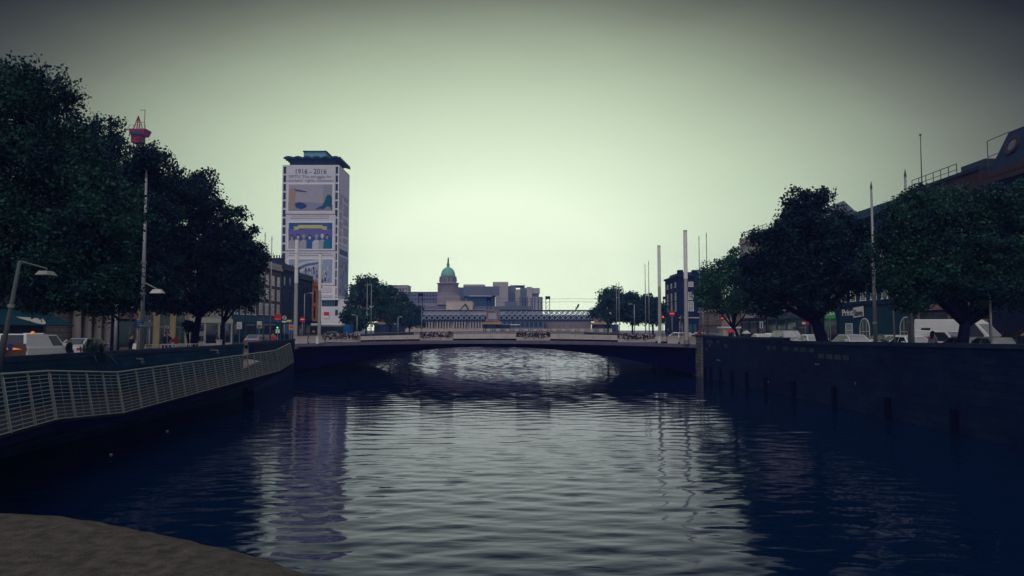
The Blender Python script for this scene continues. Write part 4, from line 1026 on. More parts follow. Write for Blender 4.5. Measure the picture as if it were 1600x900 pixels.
for px, pt, lab in ((856,463.5,'short lattice overhead wire mast on the rail bridge in mid river'),(938.5,463.5,'overhead wire mast on rail bridge beside the right hand trees'),(764,466,'overhead wire mast on rail bridge in front of office complex'),(657,459,'overhead wire mast on rail bridge beside the left hand trees'),(1040,464,'overhead wire mast on rail bridge right of the bank trees')): cat_mast(px, pt, lab)
ow = MB()
for ya in (466.8, 471.5):
    P = [at(x, ya+(0.5 if i % 2 else 0), LD+4) for i, x in enumerate((560,657,710,764,810,856,897,938,990,1040,1090))]; ow.tube([tuple(p) for p in P], .05, 4)
ow.thing('overhead_wires', 'lead', 'thin overhead wires strung above the lattice rail bridge', 'wires')
sg = root('signal_arm', 'leaning dark rail signal on the bridge parapet', 'signal', (at(900,485,LD-.5).x, LD-.5, zt_))
a, b, c = at(899,485,LD-.5), at(903,478.5,LD-.5), at(904.5,475,LD-.5)
MB().tube([a,b,c],[.15,.35,.25],6).part('arm', 'steel_and_shade_dark', sg); MB().bar(a, b+Vector((-.8,0,0)), .1).part('stay', 'steel_and_shade_dark', sg)
# old masonry bridge with balustrade just in front
BD = 226.0
bb = root('stone_bridge', 'pale stone balustraded bridge seen low under the rail bridge', 'bridge', (0, BD, 0))
zq = at(800,513.6,BD).z
m = MB(); x0, x1 = -30, 30; arcs = [(-20,9),(0,9.5),(20,9)]
pts = [(x0,BD,-2)]
for xc, rw_ in arcs:
    pts += [(xc-rw_,BD,-2)] + [(xc-rw_*math.cos(t*PI/12),BD,.0+2.9*math.sin(t*PI/12)) for t in range(13)] + [(xc+rw_,BD,-2)]
pts += [(x1,BD,-2),(x1,BD,zq-1.05),(x0,BD,zq-1.05)]
m.prism(pts, (0,14,0)); m.part('arches', 'custom_stone', bb)
pb = MB()
for k in range(22):
    x = x0+60*k/21; MB().box(x-.55, x+.55, BD-.1, BD+.5, zq-1.049, zq+.02).part('pedestal', 'custom_pale', bb)
k = x0
while k < x1: pb.box(k, k+.22, BD+.1, BD+.3, zq-1.0, zq-.18); k += .55
MB().box(x0, x1, BD+.02, BD+.42, zq-.18, zq-.02).part('rail', 'custom_pale', bb); pb.part('balusters', 'custom_pale', bb)

# ------------------------------------------------------------------ right bank
XR = 39.0
nv = root('corner_building', 'dark navy brick end house with white sash windows at right', 'house', (42.5, 173, ZR))
pz = at(1080,430,173).z
MB().box(XR, XR+9, 173, 188, ZR, pz).part('wall', 'brick_navy', nv)
MB().box(XR-.3, XR+9.3, 172.7, 188.3, pz-.45, pz).part('cornice', 'brick_navy', nv)
MB().prism([(XR+.4,173.4,pz+.002),(XR+8.6,173.4,pz+.002),(XR+8,175,pz+.9),(XR+1,175,pz+.9)], (0,12,0)).part('roof', 'slate', nv)
for xa in (XR+.2, XR+3.6): MB().box(xa, xa+1.1, 173.6, 175.2, pz+.002, pz+1.3).part('chimney', 'brick_navy', nv)
for py, ww, wh in ((447.5,1.15,1.1),(468,1.25,1.75),(485.5,1.3,2.2)):
    for px in (1079.5,):
        p = at(px, py, 173); add_win(nv, (p.x, 172.995, p.z), 0, ww, wh, 'white_paint', 'glass_pale', bars=(1,1))
    for k in range(3): p = at(1079, py, 173); add_win(nv, (XR-.005, 176+4.5*k, p.z), -PI/2, ww, wh, 'white_paint', 'glass')
MB().box(XR, XR+9, 172.85, 172.99, ZR+4.6, ZR+4.85).part('string_course', 'stone_pale', nv)
p = at(1064,510,173); add_win(nv, (p.x, 172.99, ZR+1.2), 0, .8, 2.6, 'stone_pale', 'glass')
p = at(1079,510,173)
for dx in (0, 1.0): MB().box(p.x-.35+dx, p.x+.35+dx, 172.9, 172.98, ZR+.05, ZR+3.2).part('door', 'render_teal', nv)
lp = facade('pale low building with pinkish fascia behind red umbrella', 1, XR+1, 126, 158, 6.0, 'stone_pink', 8, 1, 'stone_pale', 'glass_teal', 1.6, 1.0, ground=3.6, shop='stone_pink', shopglass='glass_teal', cornice='stone_pale', name='low_building')
facade('pale beige block with roof railing behind right tree top', 1, XR, 113, 125.8, 16.8, 'stone_pale', 5, 5, 'stone_pale', 'glass_teal', 1.4, 1.6, ground=4, shop='render_dark', cornice='stone_pale', name='office_block', cat='office', endbays=0)
rr_ = root('roof_railing', 'thin railing on the roof of the pale beige block', 'railing', (XR, 113.2, ZR+17.3))
m = MB()
for k in range(8): m.bar((XR+.2,113.1+k*1.8,ZR+17.3),(XR+.2,113.1+k*1.8,ZR+18.2),.06)
m.bar((XR+.2,113.1,ZR+18.2),(XR+.2,125.7,ZR+18.2),.07); m.bar((XR+.2,113.1,ZR+17.8),(XR+.2,125.7,ZR+17.8),.05); m.part('bars', 'lead', rr_)
facade('mid height grey stone building hidden behind big right tree', 1, XR, 97.2, 112.8, 13.5, 'brick_brown', 6, 3, 'white_paint', 'glass', 1.2, 1.9, ground=4.2, shop='render_teal', cornice='stone_pale')
gab = root('gabled_building', 'grey slate pyramid roofed building behind the big right tree', 'building', (46, 104, ZR))
p, q, a = at(1300,333,103), at(1340,333,103), at(1318.5,313.5,103)
MB().box(p.x, q.x+2, 103, 113, ZR, p.z).part('wall', 'stone_pale', gab); MB().prism([tuple(p),tuple(q),tuple(a)], (0,10,0)).part('roof', 'slate_light', gab)
q = at(1336,333,99); q2 = at(1360,346,99); MB().box(q.x, q2.x+3, 99, 108, ZR+5, q.z-.3).part('upper_block', 'stone_pale', gab)
gr = facade('dark green rendered building with white sash windows and print shop', 1, XR, 71.2, 88, 14.6, 'render_green', 7, 3, 'white_paint', 'glass', 1.25, 2.1, ground=4.6, cornice='render_teal', bars=(1,2))
facade('dark mid terrace shop building left of the print shop', 1, XR, 88.2, 97, 12.5, 'brick_grey', 3, 3, 'white_paint', 'glass', 1.2, 1.9, ground=4.2, shop='render_dark', cornice='lead')
for y in (73.2, 81.8):
    add_win(gr, (XR-.005, y, ZR+.15), -PI/2, 2.3, 3.0, 'cream_paint', 'glass_teal', arch=True, bars=(2,1), name='arched_doorway')
add_win(gr, (XR-.005, 85.6, ZR+1.0), -PI/2, 1.7, 1.6, 'white_paint', 'glass_pale', bars=(0,1), name='shop_window')
MB().box(XR-.12, XR, 71.3, 87.9, ZR+4.5, ZR+4.75).part('string_course', 'render_dark', gr)
p0 = atx(1315.5, 490, XR-.1); p1_ = atx(1333, 490, XR-.1); p2_ = atx(1349, 490, XR-.1)
zS = atx(1325, 493, XR-.1).z
text_part('Print', 1.0, gr, ((p0+p1_)/2).to_tuple()[:2]+(zS,), (PI/2,0,-PI/2), 'white_paint', width=(p0.y-p1_.y)*.97, bold=.02)
sv = MB(); ya, yb_ = p1_.y, p2_.y
sv.prism([(XR-.06,ya,zS-.3),(XR-.06,yb_,zS-.15),(XR-.06,yb_,zS+1.0),(XR-.06,ya,zS+.85)], (-.03,0,0)); sv.part('sign_plate', 'white_paint', gr)
text_part('Save', .95, gr, (XR-.115,(ya+yb_)/2,zS-.05), (PI/2,0,-PI/2), 'black_paint', width=(ya-yb_)*.85, bold=.02)
# building with the rust coloured cornice
co_ = facade('dark building with weathered orange cornice and roof railing', 1, XR, 60.6, 71, 13.3, 'render_dark', 5, 3, 'stone_pale', 'glass_teal', 1.3, 1.9, ground=4.4, shop='stone_pink', shopglass='glass', depth=13)
zc = ZR+13.3
MB().box(XR-.35, XR+13, 60.55, 71.3, zc+.002, zc+1.75).part('cornice', 'stone_orange', co_)
MB().box(XR-.5, XR+13, 60.52, 71.4, zc+1.752, zc+2.05).part('coping', 'slate', co_)
MB().box(XR+.3, XR+12, 60.7, 64.0, zc+2.052, zc+2.75).part('roof_box', 'lead', co_)
rl2 = MB()
for k in range(7): y = 71-k*1.2; rl2.bar((XR-.2,y,zc+2.05),(XR-.2,y,zc+3.0),.05)
rl2.bar((XR-.2,71,zc+3.0),(XR-.2,63.8,zc+3.0),.05); rl2.bar((XR-.2,71,zc+2.5),(XR-.2,63.8,zc+2.5),.04); rl2.part('roof_railing', 'lead', co_)
ant = root('roof_flagpole', 'thin bare flagpole on the roof of the orange cornice building', 'flagpole', (XR+.6, 71, zc+2))
a = atx(1438,212,XR+.6); MB().tube([(XR+.6,a.y,zc+2.0),(XR+.6,a.y,a.z)],[.06,.035],8).part('pole','pole_dark',ant); MB().ball((XR+.6,a.y,a.z+.08),.11).part('finial','pole_dark',ant)
mr_ = facade('corner building with dark mansard roof and round attic window', 1, XR, 38, 60.4, 14.2, 'render_dark', 7, 3, 'stone_pale', 'glass_teal', 1.3, 1.9, ground=4.6, cornice='stone_orange', depth=14, endbays=3)
zm = ZR+14.703
zt2 = atx(1600,197,XR+1.2).z
P0 = [(XR+.2,38.2,zm),(XR+13.8,38.2,zm),(XR+13.8,60.2,zm),(XR+.2,60.2,zm)]; P1 = [(XR+1.2,40.2,zt2),(XR+11,40.2,zt2),(XR+11,59.0,zt2),(XR+1.2,59.0,zt2)]
MB().hexa(P0, P1).part('mansard_roof', 'slate', mr_)
wy = 55.0; sl = math.atan2(1.0, zt2-zm)
wp = atx(1582,226,XR+.7)
rw2 = MB(); n = 20; ca = Vector((XR+.2+1.0*(wp.z-zm)/(zt2-zm)-.06, wp.y, wp.z)); ux = Vector((0,1,0)); uz = Vector((math.sin(sl),0,math.cos(sl))); nn = Vector((-math.cos(sl),0,math.sin(sl)))
def ringp(r, l): return [ca+ux*r*math.cos(2*PI*k/n)+uz*r*math.sin(2*PI*k/n)+nn*l for k in range(n)]
i_, o_ = ringp(.5,.12), ringp(.78,.12); i2, o2 = ringp(.5,-.1), ringp(.78,-.1)
rw2.add(i_+o_+i2+o2, [(k,(k+1)%n,n+(k+1)%n,n+k) for k in range(n)]+[(n+k,n+(k+1)%n,3*n+(k+1)%n,3*n+k) for k in range(n)]+[(k,(k+1)%n,2*n+(k+1)%n,2*n+k) for k in range(n)])
ro = rw2.part('round_window', 'stone_orange', mr_); MB().poly(ringp(.52,.04)).part('pane', 'slate_light', ro)
fr = MB(); A_ = Vector((XR+.3,60.3,zm)); z9 = zt2-.4
fr.bar(A_+Vector((0,0,.0)), A_+Vector((0,.05,z9-zm)), .05); fr.bar(A_+Vector((0,.05,z9-zm)), (XR+1.2,59.0,zt2), .05); fr.bar(A_+Vector((0,.02,(z9-zm)*.5)), (XR+.7,59.7,(zt2+zm)/2), .05); fr.part('guard_rail', 'pole_dark', mr_)
MB().box(XR-.2, XR, 41, 56, ZR+2.9, ZR+4.6).part('stone_fascia', 'stone_orange', mr_); MB().box(XR-.5, XR+.3, 45, 50.5, ZR+4.61, ZR+6.6).part('stone_bay', 'stone_pink', mr_); MB().box(XR-.62, XR+.3, 44.9, 50.6, ZR+6.602, ZR+6.9).part('bay_cornice', 'stone_pale', mr_)
pl_ = MB()
for y in (41.2,44.6,48,51.4,55): pl_.box(XR-.25, XR, y-.4, y+.4, ZR, ZR+2.9)
pl_.part('stone_piers', 'stone_pink', mr_)
# small domed kiosk
kx = at(1142,505,112); kk = root('kiosk', 'small white domed kiosk behind the red umbrella', 'kiosk', (kx.x, 112, ZR))
MB().box(kx.x-1.3, kx.x+1.3, 112, 114, ZR, ZR+2.1).part('wall', 'stone_pale', kk); MB().box(kx.x-1.5,kx.x+1.5,111.8,114.2,ZR+2.1,ZR+2.35).part('cornice','white_paint',kk)
MB().lathe([(1.15*math.cos(t*PI/16),1.25*math.sin(t*PI/16)) for t in range(8)],(kx.x,113,ZR+2.351),16).part('dome','stone_pink',kk,smooth=True)
p = MB().box(kx.x-.4,kx.x+.4,111.9,111.99,ZR+.1,ZR+1.8); p.part('door','glass_teal',kk)
# tower crane far left
cr_ = at(217,205,225)
cn = root('tower_crane', 'red tower crane cab and apex rising behind left trees', 'crane', (cr_.x, 225, ZL))
m = MB(); kx_ = cr_.x; zp = at(217,224,225).z
for dx in (-1,1):
    for dy in (-1,1): m.bar((kx_+dx,225+dy,ZL),(kx_+dx,225+dy,zp),.28)
z = ZL; t = 1
while z < zp-2:
    for dy in (-1,1): m.bar((kx_-t,225+dy,z),(kx_+t,225+dy,z+2),.14)
    z += 2; t = -t
m.part('mast', 'crane_red', cn)
zq2 = at(217,212.5,225).z; ztp = at(217,203.5,225).z
MB().box(kx_-1.7,kx_+1.4,223.6,226.4,zp,zq2).part('slewing_ring','crane_red',cn)
MB().hexa([(kx_-1.9,223,zq2),(kx_+2.2,223,zq2),(kx_+2.2,227,zq2),(kx_-1.9,227,zq2)],[(kx_-2.1,223,ztp),(kx_+3,223,ztp),(kx_+3,227,ztp),(kx_-2.1,227,ztp)]).part('machine_deck','crane_red',cn)
MB().box(kx_-1.6,kx_+1.8,222.85,222.98,zq2+.1,zq2+.9).part('cab_glass','copper_dark',cn)
m = MB(); za = at(215.5,181,225).z; A_ = Vector((kx_-.3,225,za))
for dx in (-1.2,.9):
    for dy in (-1,1): m.bar((kx_+dx,225+dy,ztp), A_, .2)
for q in range(1,6):
    f = q/6; zz_ = ztp+(za-ztp)*f; m.bar((kx_-1.2+.9*f,224+f,zz_),(kx_+.9-1.2*f,224+f,zz_),.12)
m.bar((kx_+.6,225,ztp+2.4),(kx_+1.7,225,ztp+2.6),.12); m.bar((kx_+1.7,225,ztp),(kx_+1.7,225,ztp+6.5),.14); m.bar((kx_+.2,225,ztp+6.3),(kx_+1.7,225,ztp+6.3),.12); m.part('apex_frame','crane_red',cn)
m = MB()
for dx in (-2.1,-.6,1,3): m.bar((kx_+dx,223,ztp),(kx_+dx,223,ztp+1.1),.09)
m.bar((kx_-2.1,223,ztp+1.1),(kx_+3,223,ztp+1.1),.09); m.part('guard_rail','crane_red',cn)
# ------------------------------------------------------------------ trees
def leaves_mesh(name, centers, sizes, mname, r):
    n = len(centers)
    u = r.normal(size=(n,3)); u /= np.linalg.norm(u,axis=1,keepdims=True)
    w = r.normal(size=(n,3)); v = np.cross(u,w); v /= np.linalg.norm(v,axis=1,keepdims=True)
    nr = np.cross(u,v)
    s = sizes[:,None]
    # five sided leaf, slightly folded
    P = np.stack([centers-u*s, centers-u*s*.15+v*s*.62+nr*s*.12, centers+u*s*.55+v*s*.5+nr*s*.08, centers+u*s*1.05, centers+u*s*.5-v*s*.52+nr*s*.1, centers-u*s*.2-v*s*.6+nr*s*.12], 1)
    me = bpy.data.meshes.new(name); me.vertices.add(n*6); me.vertices.foreach_set('co', P.astype(np.float32).ravel())
    me.loops.add(n*6); me.loops.foreach_set('vertex_index', np.arange(n*6, dtype=np.int32))
    me.polygons.add(n); me.polygons.foreach_set('loop_start', np.arange(0,n*6,6,dtype=np.int32)); me.update(calc_edges=True)
    me.materials.append(M[mname]); return me
def tree(name, label, base, lobes, leaf, nclump, per, lsize, fork, trunk_r, seed, group=None, lean=(0,0), clump_r=0.55, cat='tree', limbs=True):
    """lobes: list of (dx,dy,z,rx,ry,rz) in metres from the base"""
    r = np.random.default_rng(seed); rd = random.Random(seed)
    rt = root(name, label, cat, base, group=group)
    vol = np.array([l[3]*l[4]*l[5] for l in lobes])**0.75; vol /= vol.sum()
    # ragged edge: smaller sprays pushing out of every lobe
    if limbs:
        ex_ = []
        for l in lobes:
            for q in range(4):
                dv = r.normal(size=3); dv[2] = abs(dv[2])*1.1-.25; dv /= np.linalg.norm(dv); sc = r.uniform(.16,.46); rr_ = r.uniform(.98,1.22)
                ex_.append((l[0]+dv[0]*l[3]*rr_, l[1]+dv[1]*l[4]*rr_, l[2]+dv[2]*l[5]*rr_, l[3]*sc, l[4]*sc, l[5]*sc*1.15))
        main = lobes; lobes = list(lobes)+ex_
    else: main = lobes
    vol = np.array([l[3]*l[4]*l[5] for l in lobes])**0.62; vol /= vol.sum()
    idx = r.choice(len(lobes), nclump, p=vol); L = np.array(lobes)[idx]
    d = r.normal(size=(nclump,3)); d /= np.linalg.norm(d,axis=1,keepdims=True)
    rad = r.uniform(0.12,1.0,nclump)**0.45 * r.normal(1.0,0.07,nclump)
    cc = L[:,:3] + d*rad[:,None]*L[:,3:6]
    hol = np.sin(cc[:,0]*2.1+seed)*np.sin(cc[:,1]*1.7+seed*2)*np.sin(cc[:,2]*2.3+1)+.55*np.sin(cc[:,0]*4.3)*np.sin(cc[:,2]*3.9+seed)
    keep = hol > -.20; cc = cc[keep]; nclump = len(cc)
    cr_ = clump_r*r.uniform(.55,1.35,nclump)
    k = np.repeat(np.arange(nclump), per)
    off = np.clip(r.normal(size=(len(k),3)),-1.7,1.7)*np.array([1,1,.62])*cr_[k][:,None]*.6
    cen = cc[k]+off
    sz = lsize*r.uniform(.6,1.35,len(k))*r.uniform(.75,1.25,nclump)[k]
    me = leaves_mesh('crown', cen, sz, leaf, r)
    o = bpy.data.objects.new('crown', me); C.objects.link(o); o.parent = rt
    t = MB(); f = Vector((lean[0], lean[1], fork))
    t.tube([(0,0,-.2),(0,0,.15),(lean[0]*.35,lean[1]*.35,fork*.45),f], [trunk_r*1.45,trunk_r*1.1,trunk_r*.92,trunk_r*.8], 10)
    for i, l in enumerate(main):
        c = Vector(l[:3]); m_ = f.lerp(c, .5)+Vector((rd.uniform(-.4,.4),rd.uniform(-.4,.4),rd.uniform(-.2,.4)))
        t.tube([f-Vector((0,0,.25)), m_, c], [trunk_r*.58,trunk_r*.36,trunk_r*.14], 7)
        if limbs:
            for q in range(6):
                e = c+Vector((rd.gauss(0,.55)*l[3], rd.gauss(0,.55)*l[4], rd.gauss(.15,.5)*l[5]))
                t.tube([m_.lerp(c, rd.uniform(.2,1)), m_.lerp(e,.6)+Vector((0,0,.15)), e], [trunk_r*.17,trunk_r*.1,.012], 5)
    o = bpy.data.objects.new('trunk', t.mesh('trunk', 'bark', smooth=True)); C.objects.link(o); o.parent = rt
    return rt
def ptree(name, label, X, Y, z0, plobes, *a, **k):
    """lobes given by where they stand against the façades: (px, py, rpx, rpy, depth offset)"""
    L = []
    for px, py, rx, ry, dy in plobes:
        p = at(px, py, Y+dy); s = (Y+dy)/F
        L.append((p.x-X, dy, p.z-z0, rx*s, (rx+ry)/2*s, ry*s))
    return tree(name, label, (X,Y,z0), L, *a, **k)
ptree('plane_tree', 'huge dark leafy tree filling the left edge above awning shop', -24.2, 31, ZL,
    [(-40,210,92,90,0),(45,200,78,75,-.5),(108,255,62,58,0),(40,310,110,85,1),(-60,330,100,90,-1),(130,340,85,72,.5),(165,365,46,52,0),(60,400,105,55,0),(-110,250,70,110,0),(138,425,62,45,.5),(95,455,75,38,.5),(150,470,50,26,1),(162,440,42,40,.5),(20,440,40,40,1),(5,140,30,26,0),(55,136,24,22,0)],
    'leaf_plane', 4300, 46, 0.068, 4.2, .34, 21, lean=(.6,.5), clump_r=.52)
ptree('plane_tree', 'dark tree behind the tall lit pole and the blue street sign', -24.4, 45.5, ZL,
    [(165,235,30,34,0),(190,262,44,40,0),(150,300,60,50,0),(212,300,45,45,0),(175,360,70,55,0),(225,350,42,48,0),(165,425,70,42,0),(225,420,40,40,0),(172,190,12,14,0),(248,262,22,26,0),(190,455,55,34,0),(235,460,34,26,0)],
    'leaf_dark', 2500, 38, 0.083, 3.4, .26, 22, clump_r=.5)
ptree('plane_tree', 'broad dark rounded tree left of the brown brick terrace', -22.6, 52.5, ZL,
    [(300,318,44,46,0),(262,315,36,40,0),(335,350,44,40,0),(300,385,62,52,0),(352,405,48,44,0),(262,390,40,56,0),(300,455,70,38,0),(360,458,46,32,0),(250,465,34,26,0),(380,415,24,36,.5),(285,290,20,20,0),(320,285,18,18,0)],
    'leaf_dark', 2700, 38, 0.09, 3.2, .27, 23, lean=(.4,0), clump_r=.52)
ptree('plane_tree', 'smaller dark tree tucked against the right side of broad left tree', -24.6, 63, ZL,
    [(372,385,26,30,0),(390,420,22,32,0),(368,430,34,34,0),(385,462,26,24,0),(352,460,30,26,0)],
    'leaf_plane', 800, 28, 0.115, 2.8, .2, 24, clump_r=.5)
tp = ptree('clipped_tree', 'small round clipped tree on thin stem beside the leaning trunk', -23.4, 53.6, ZL, [(294,510,11,8,0),(289,513,8,6,0),(300,512,7,6,0)], 'leaf_dark', 110, 26, .07, 1.35, .1, 25, clump_r=.22, limbs=False)
# big trees on the right bank
ptree('plane_tree', 'tall dense dark tree in front of the print shop', 22.6, 53.5, ZR,
    [(1262,330,26,28,0),(1232,362,30,30,0),(1285,360,42,40,0),(1215,398,42,36,0),(1325,375,34,36,0),(1270,410,62,48,0),(1338,420,34,42,0),(1208,445,42,32,0),(1268,460,52,32,0),(1328,446,28,22,0),(1185,425,22,26,0),(1247,315,14,16,0),(1275,312,16,14,0),(1200,475,28,18,0)],
    'leaf_dark', 2900, 40, 0.09, 2.7, .46, 31, lean=(-.7,0), clump_r=.5)
ptree('plane_tree', 'wide dark tree with forked trunk in front of orange cornice', 23.6, 39, ZR,
    [(1450,330,42,34,0),(1510,325,52,38,0),(1560,335,46,44,0),(1415,372,40,40,0),(1480,385,70,48,0),(1555,400,60,52,0),(1600,370,44,60,.5),(1405,425,34,36,0),(1465,440,58,34,0),(1540,452,58,30,0),(1600,450,40,40,0),(1430,465,34,22,0),(1655,410,50,60,0),(1385,400,20,26,0)],
    'leaf_plane', 3400, 44, 0.07, 2.3, .31, 32, lean=(.3,0), clump_r=.45)
ptree('lime_tree', 'small fresh green tree beside the stone pier at bridge end', 25.2, 81.5, ZR,
    [(1140,425,28,20,0),(1112,440,22,24,0),(1165,440,24,26,0),(1135,460,34,24,0),(1105,470,16,20,0),(1172,472,22,20,0),(1150,408,18,12,0),(1140,482,28,10,0)],
    'leaf_fresh', 1000, 34, 0.115, 2.2, .2, 33, lean=(-.8,0), clump_r=.6)
# clumps of trees past the bridge
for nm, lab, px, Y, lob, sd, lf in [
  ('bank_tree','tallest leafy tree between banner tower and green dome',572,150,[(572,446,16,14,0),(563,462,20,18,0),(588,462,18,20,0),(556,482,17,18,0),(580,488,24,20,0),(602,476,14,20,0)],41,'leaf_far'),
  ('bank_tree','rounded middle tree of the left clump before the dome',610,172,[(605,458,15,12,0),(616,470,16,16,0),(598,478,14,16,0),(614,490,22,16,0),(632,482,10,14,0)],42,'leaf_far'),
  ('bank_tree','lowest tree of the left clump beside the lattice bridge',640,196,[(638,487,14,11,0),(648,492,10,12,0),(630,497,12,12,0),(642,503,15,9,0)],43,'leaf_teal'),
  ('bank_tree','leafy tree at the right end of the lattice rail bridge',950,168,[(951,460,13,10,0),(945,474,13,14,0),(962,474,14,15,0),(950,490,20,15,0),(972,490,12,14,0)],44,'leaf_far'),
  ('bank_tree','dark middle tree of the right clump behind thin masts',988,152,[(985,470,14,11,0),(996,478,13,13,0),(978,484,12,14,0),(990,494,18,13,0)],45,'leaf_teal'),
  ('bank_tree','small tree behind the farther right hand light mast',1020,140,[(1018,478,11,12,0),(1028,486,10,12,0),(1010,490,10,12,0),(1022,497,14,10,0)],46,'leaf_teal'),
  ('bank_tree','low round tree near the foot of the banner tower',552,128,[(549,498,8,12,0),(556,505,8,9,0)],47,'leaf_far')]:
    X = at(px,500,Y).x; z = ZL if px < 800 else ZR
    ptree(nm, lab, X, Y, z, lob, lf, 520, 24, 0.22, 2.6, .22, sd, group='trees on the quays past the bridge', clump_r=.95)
# strappy plant growing on the near left quay
pr = root('palm_plant', 'dark strappy palm like plant by the left quay wall', 'plant', (-20.6, 36, ZL))
p0 = at(146,545,36); m = MB(); rd = random.Random(4)
for k in range(130):
    a = rd.uniform(0,2*PI); e = rd.uniform(-.3,1.35); L = rd.uniform(.6,1.15); d = Vector((math.cos(a)*math.cos(e), math.sin(a)*math.cos(e), math.sin(e)))
    s = Vector((-math.sin(a), math.cos(a), 0))*.03; b = Vector((p0.x+rd.gauss(0,.25), 36+rd.gauss(0,.2), p0.z-.25)); q = b+d*L*.6; t = b+d*L+Vector((0,0,-.3*L))
    m.add([b-s,b+s,q+s,q-s,t],[(0,1,2,3),(3,2,4)])
m.part('fronds', 'leaf_palm', pr); MB().tube([(p0.x,36,ZL),(p0.x,36,p0.z-.15)],[.16,.12],8).part('trunk','bark',pr)

# ------------------------------------------------------------------ poles and lamps
def flagpole(px, ptop, Y, z0, label, r0=.09, grp='tall bare spiked poles along both quays', lamp=None):
    p = at(px, ptop, Y); r = root('banner_pole', label, 'pole', (p.x, Y, z0), group=grp)
    H = p.z-z0
    MB().tube([(p.x,Y,z0),(p.x,Y,z0+H*.45),(p.x,Y,z0+H*.96)],[r0,r0*.85,r0*.5],10).part('shaft','pole_grey',r,smooth=True)
    MB().tube([(p.x,Y,z0+H*.96),(p.x,Y,z0+H)],[r0*.7,.01],8).part('spike','pole_dark',r)
    for k in (.2,.36,.52): MB().tube([(p.x,Y,z0+H*k),(p.x,Y,z0+H*k+.12)],r0*1.25,10).part('bracket_band','pole_grey',r)
    MB().tube([(p.x,Y,z0-.05),(p.x,Y,z0+.5)],r0*1.6,10).part('base','pole_grey',r)
    if lamp:
        a = at(lamp[0],lamp[1],Y); c = at(lamp[2],lamp[3],Y-.5); l = MB().tube([(p.x,Y,a.z),a,c],.035,6).part('lamp_arm','pole_grey',r)
        MB().hexa([(c.x-.35,c.y-.2,c.z-.22),(c.x+.35,c.y-.2,c.z-.22),(c.x+.35,c.y+.2,c.z-.22),(c.x-.35,c.y+.2,c.z-.22)],[(c.x-.2,c.y-.1,c.z),(c.x+.2,c.y-.1,c.z),(c.x+.2,c.y+.1,c.z),(c.x-.2,c.y+.1,c.z)]).part('lamp_head','lamp_glass',r)
    return r
flagpole(229,265,41,ZL,'tall pole with a lamp arm between the two biggest left trees',.12,lamp=(229,443,246,452))
flagpole(414.5,362,68,ZL,'left pole of the thin pair before the brown brick terrace',.075)
flagpole(425,368,70,ZL,'right pole of the thin pair before the brown brick terrace',.075)
flagpole(1361,283,45,ZR,'tall pole standing in front of the dark green building',.12)
flagpole(1414,264,41.7,ZR,'tallest pole rising out of the wide right hand tree',.12)
flagpole(1103.5,362,88,ZR,'right pole of thin pair in front of navy brick house',.085)
flagpole(1092,367,92,ZR,'left pole of thin pair in front of navy brick house',.085)
flagpole(1013.3,407,114,ZR,'right and taller pole of the pair left of far light mast',.09)
flagpole(1007.8,411.5,119,ZR,'left pole of the pair beside the far right light mast',.09)
flagpole(967,439.5,146,ZR,'right pole of the farthest pair before the right tree clump',.09)
flagpole(963,441,150,ZR,'left pole of the farthest pair before the right tree clump',.09)
flagpole(574,438,138,ZL,'left pole of the pair in front of left tree clump',.1)
flagpole(580.5,440,135,ZL,'right pole of the pair in front of left tree clump',.1)
flagpole(659,478,190,ZL,'lone thin pole at the left end of lattice bridge',.1)
# leaning boardwalk lamp
la = root('street_lamp', 'leaning grey lamp post with flat lamp head over the boardwalk', 'street lamp', (at(-4,585,24).x, 24, 2.2))
a, b, c = at(-6,600,24), at(31,408,24), at(74,420,24)
MB().tube([a,a.lerp(b,.5),b],[.085,.07,.05],10).part('post','lamp_grey',la,smooth=True); MB().tube([b,c],[.03,.025],8).part('arm','lamp_grey',la)
q = at(14,472,24); MB().tube([a.lerp(b,.62),a.lerp(b,.645)],.1,10).part('collar','lamp_shade',la)
h = at(72,427,24); MB().hexa([(h.x-.2,23.7,h.z-.07),(h.x+.22,23.7,h.z-.07),(h.x+.22,24.3,h.z-.07),(h.x-.2,24.3,h.z-.07)],[(h.x-.13,23.8,h.z+.07),(h.x+.13,23.8,h.z+.07),(h.x+.13,24.2,h.z+.07),(h.x-.13,24.2,h.z+.07)]).part('lamp_head','lamp_shade',la,bevel=.02)
MB().tube([(c.x,24,c.z),(h.x,24,h.z+.07)],.02,6).part('hanger','lamp_grey',la)
def post(name,label,cat,px,ptop,Y,r0,z0,m='pole_grey',group=None):
    p = at(px,ptop,Y); r = root(name,label,cat,(p.x,Y,z0),group=group); MB().tube([(p.x,Y,z0),(p.x,Y,p.z)],r0,10).part('post',m,r,smooth=True)
    MB().tube([(p.x,Y,z0-.02),(p.x,Y,z0+.12)],r0*1.7,10).part('base',m,r); return r, p
r, p = post('street_lamp','plain pale lamp column beside dark trunk near the far left','street lamp',182,480,40,.085,ZL); MB().ball((p.x,40,p.z+.1),.12).part('lamp_head','lamp_glass',r)
r, p = post('street_lamp','slim lamp post with small pale head left of the blue sign','street lamp',204,478,47,.06,ZL); MB().box(p.x-.25,p.x+.12,46.9,47.1,p.z,p.z+.1).part('lamp_head','lamp_glass',r,bevel=.02)
def roadlamp(label, px, ptop, Y, z0, dx, r0=.07):
    r, p = post('street_lamp', label, 'street lamp', px, ptop, Y, r0, z0)
    MB().tube([(p.x,Y,p.z-.05),(p.x+dx*.6,Y,p.z+.15),(p.x+dx,Y,p.z+.12)],.03,6).part('arm','pole_grey',r)
    MB().box(p.x+dx-.25,p.x+dx+.25,Y-.1,Y+.1,p.z+.02,p.z+.14).part('lamp_head','lamp_glass',r,bevel=.03)
roadlamp('slim street lamp before the dark grey terrace behind light mast',476,459,112,ZL,1.1)
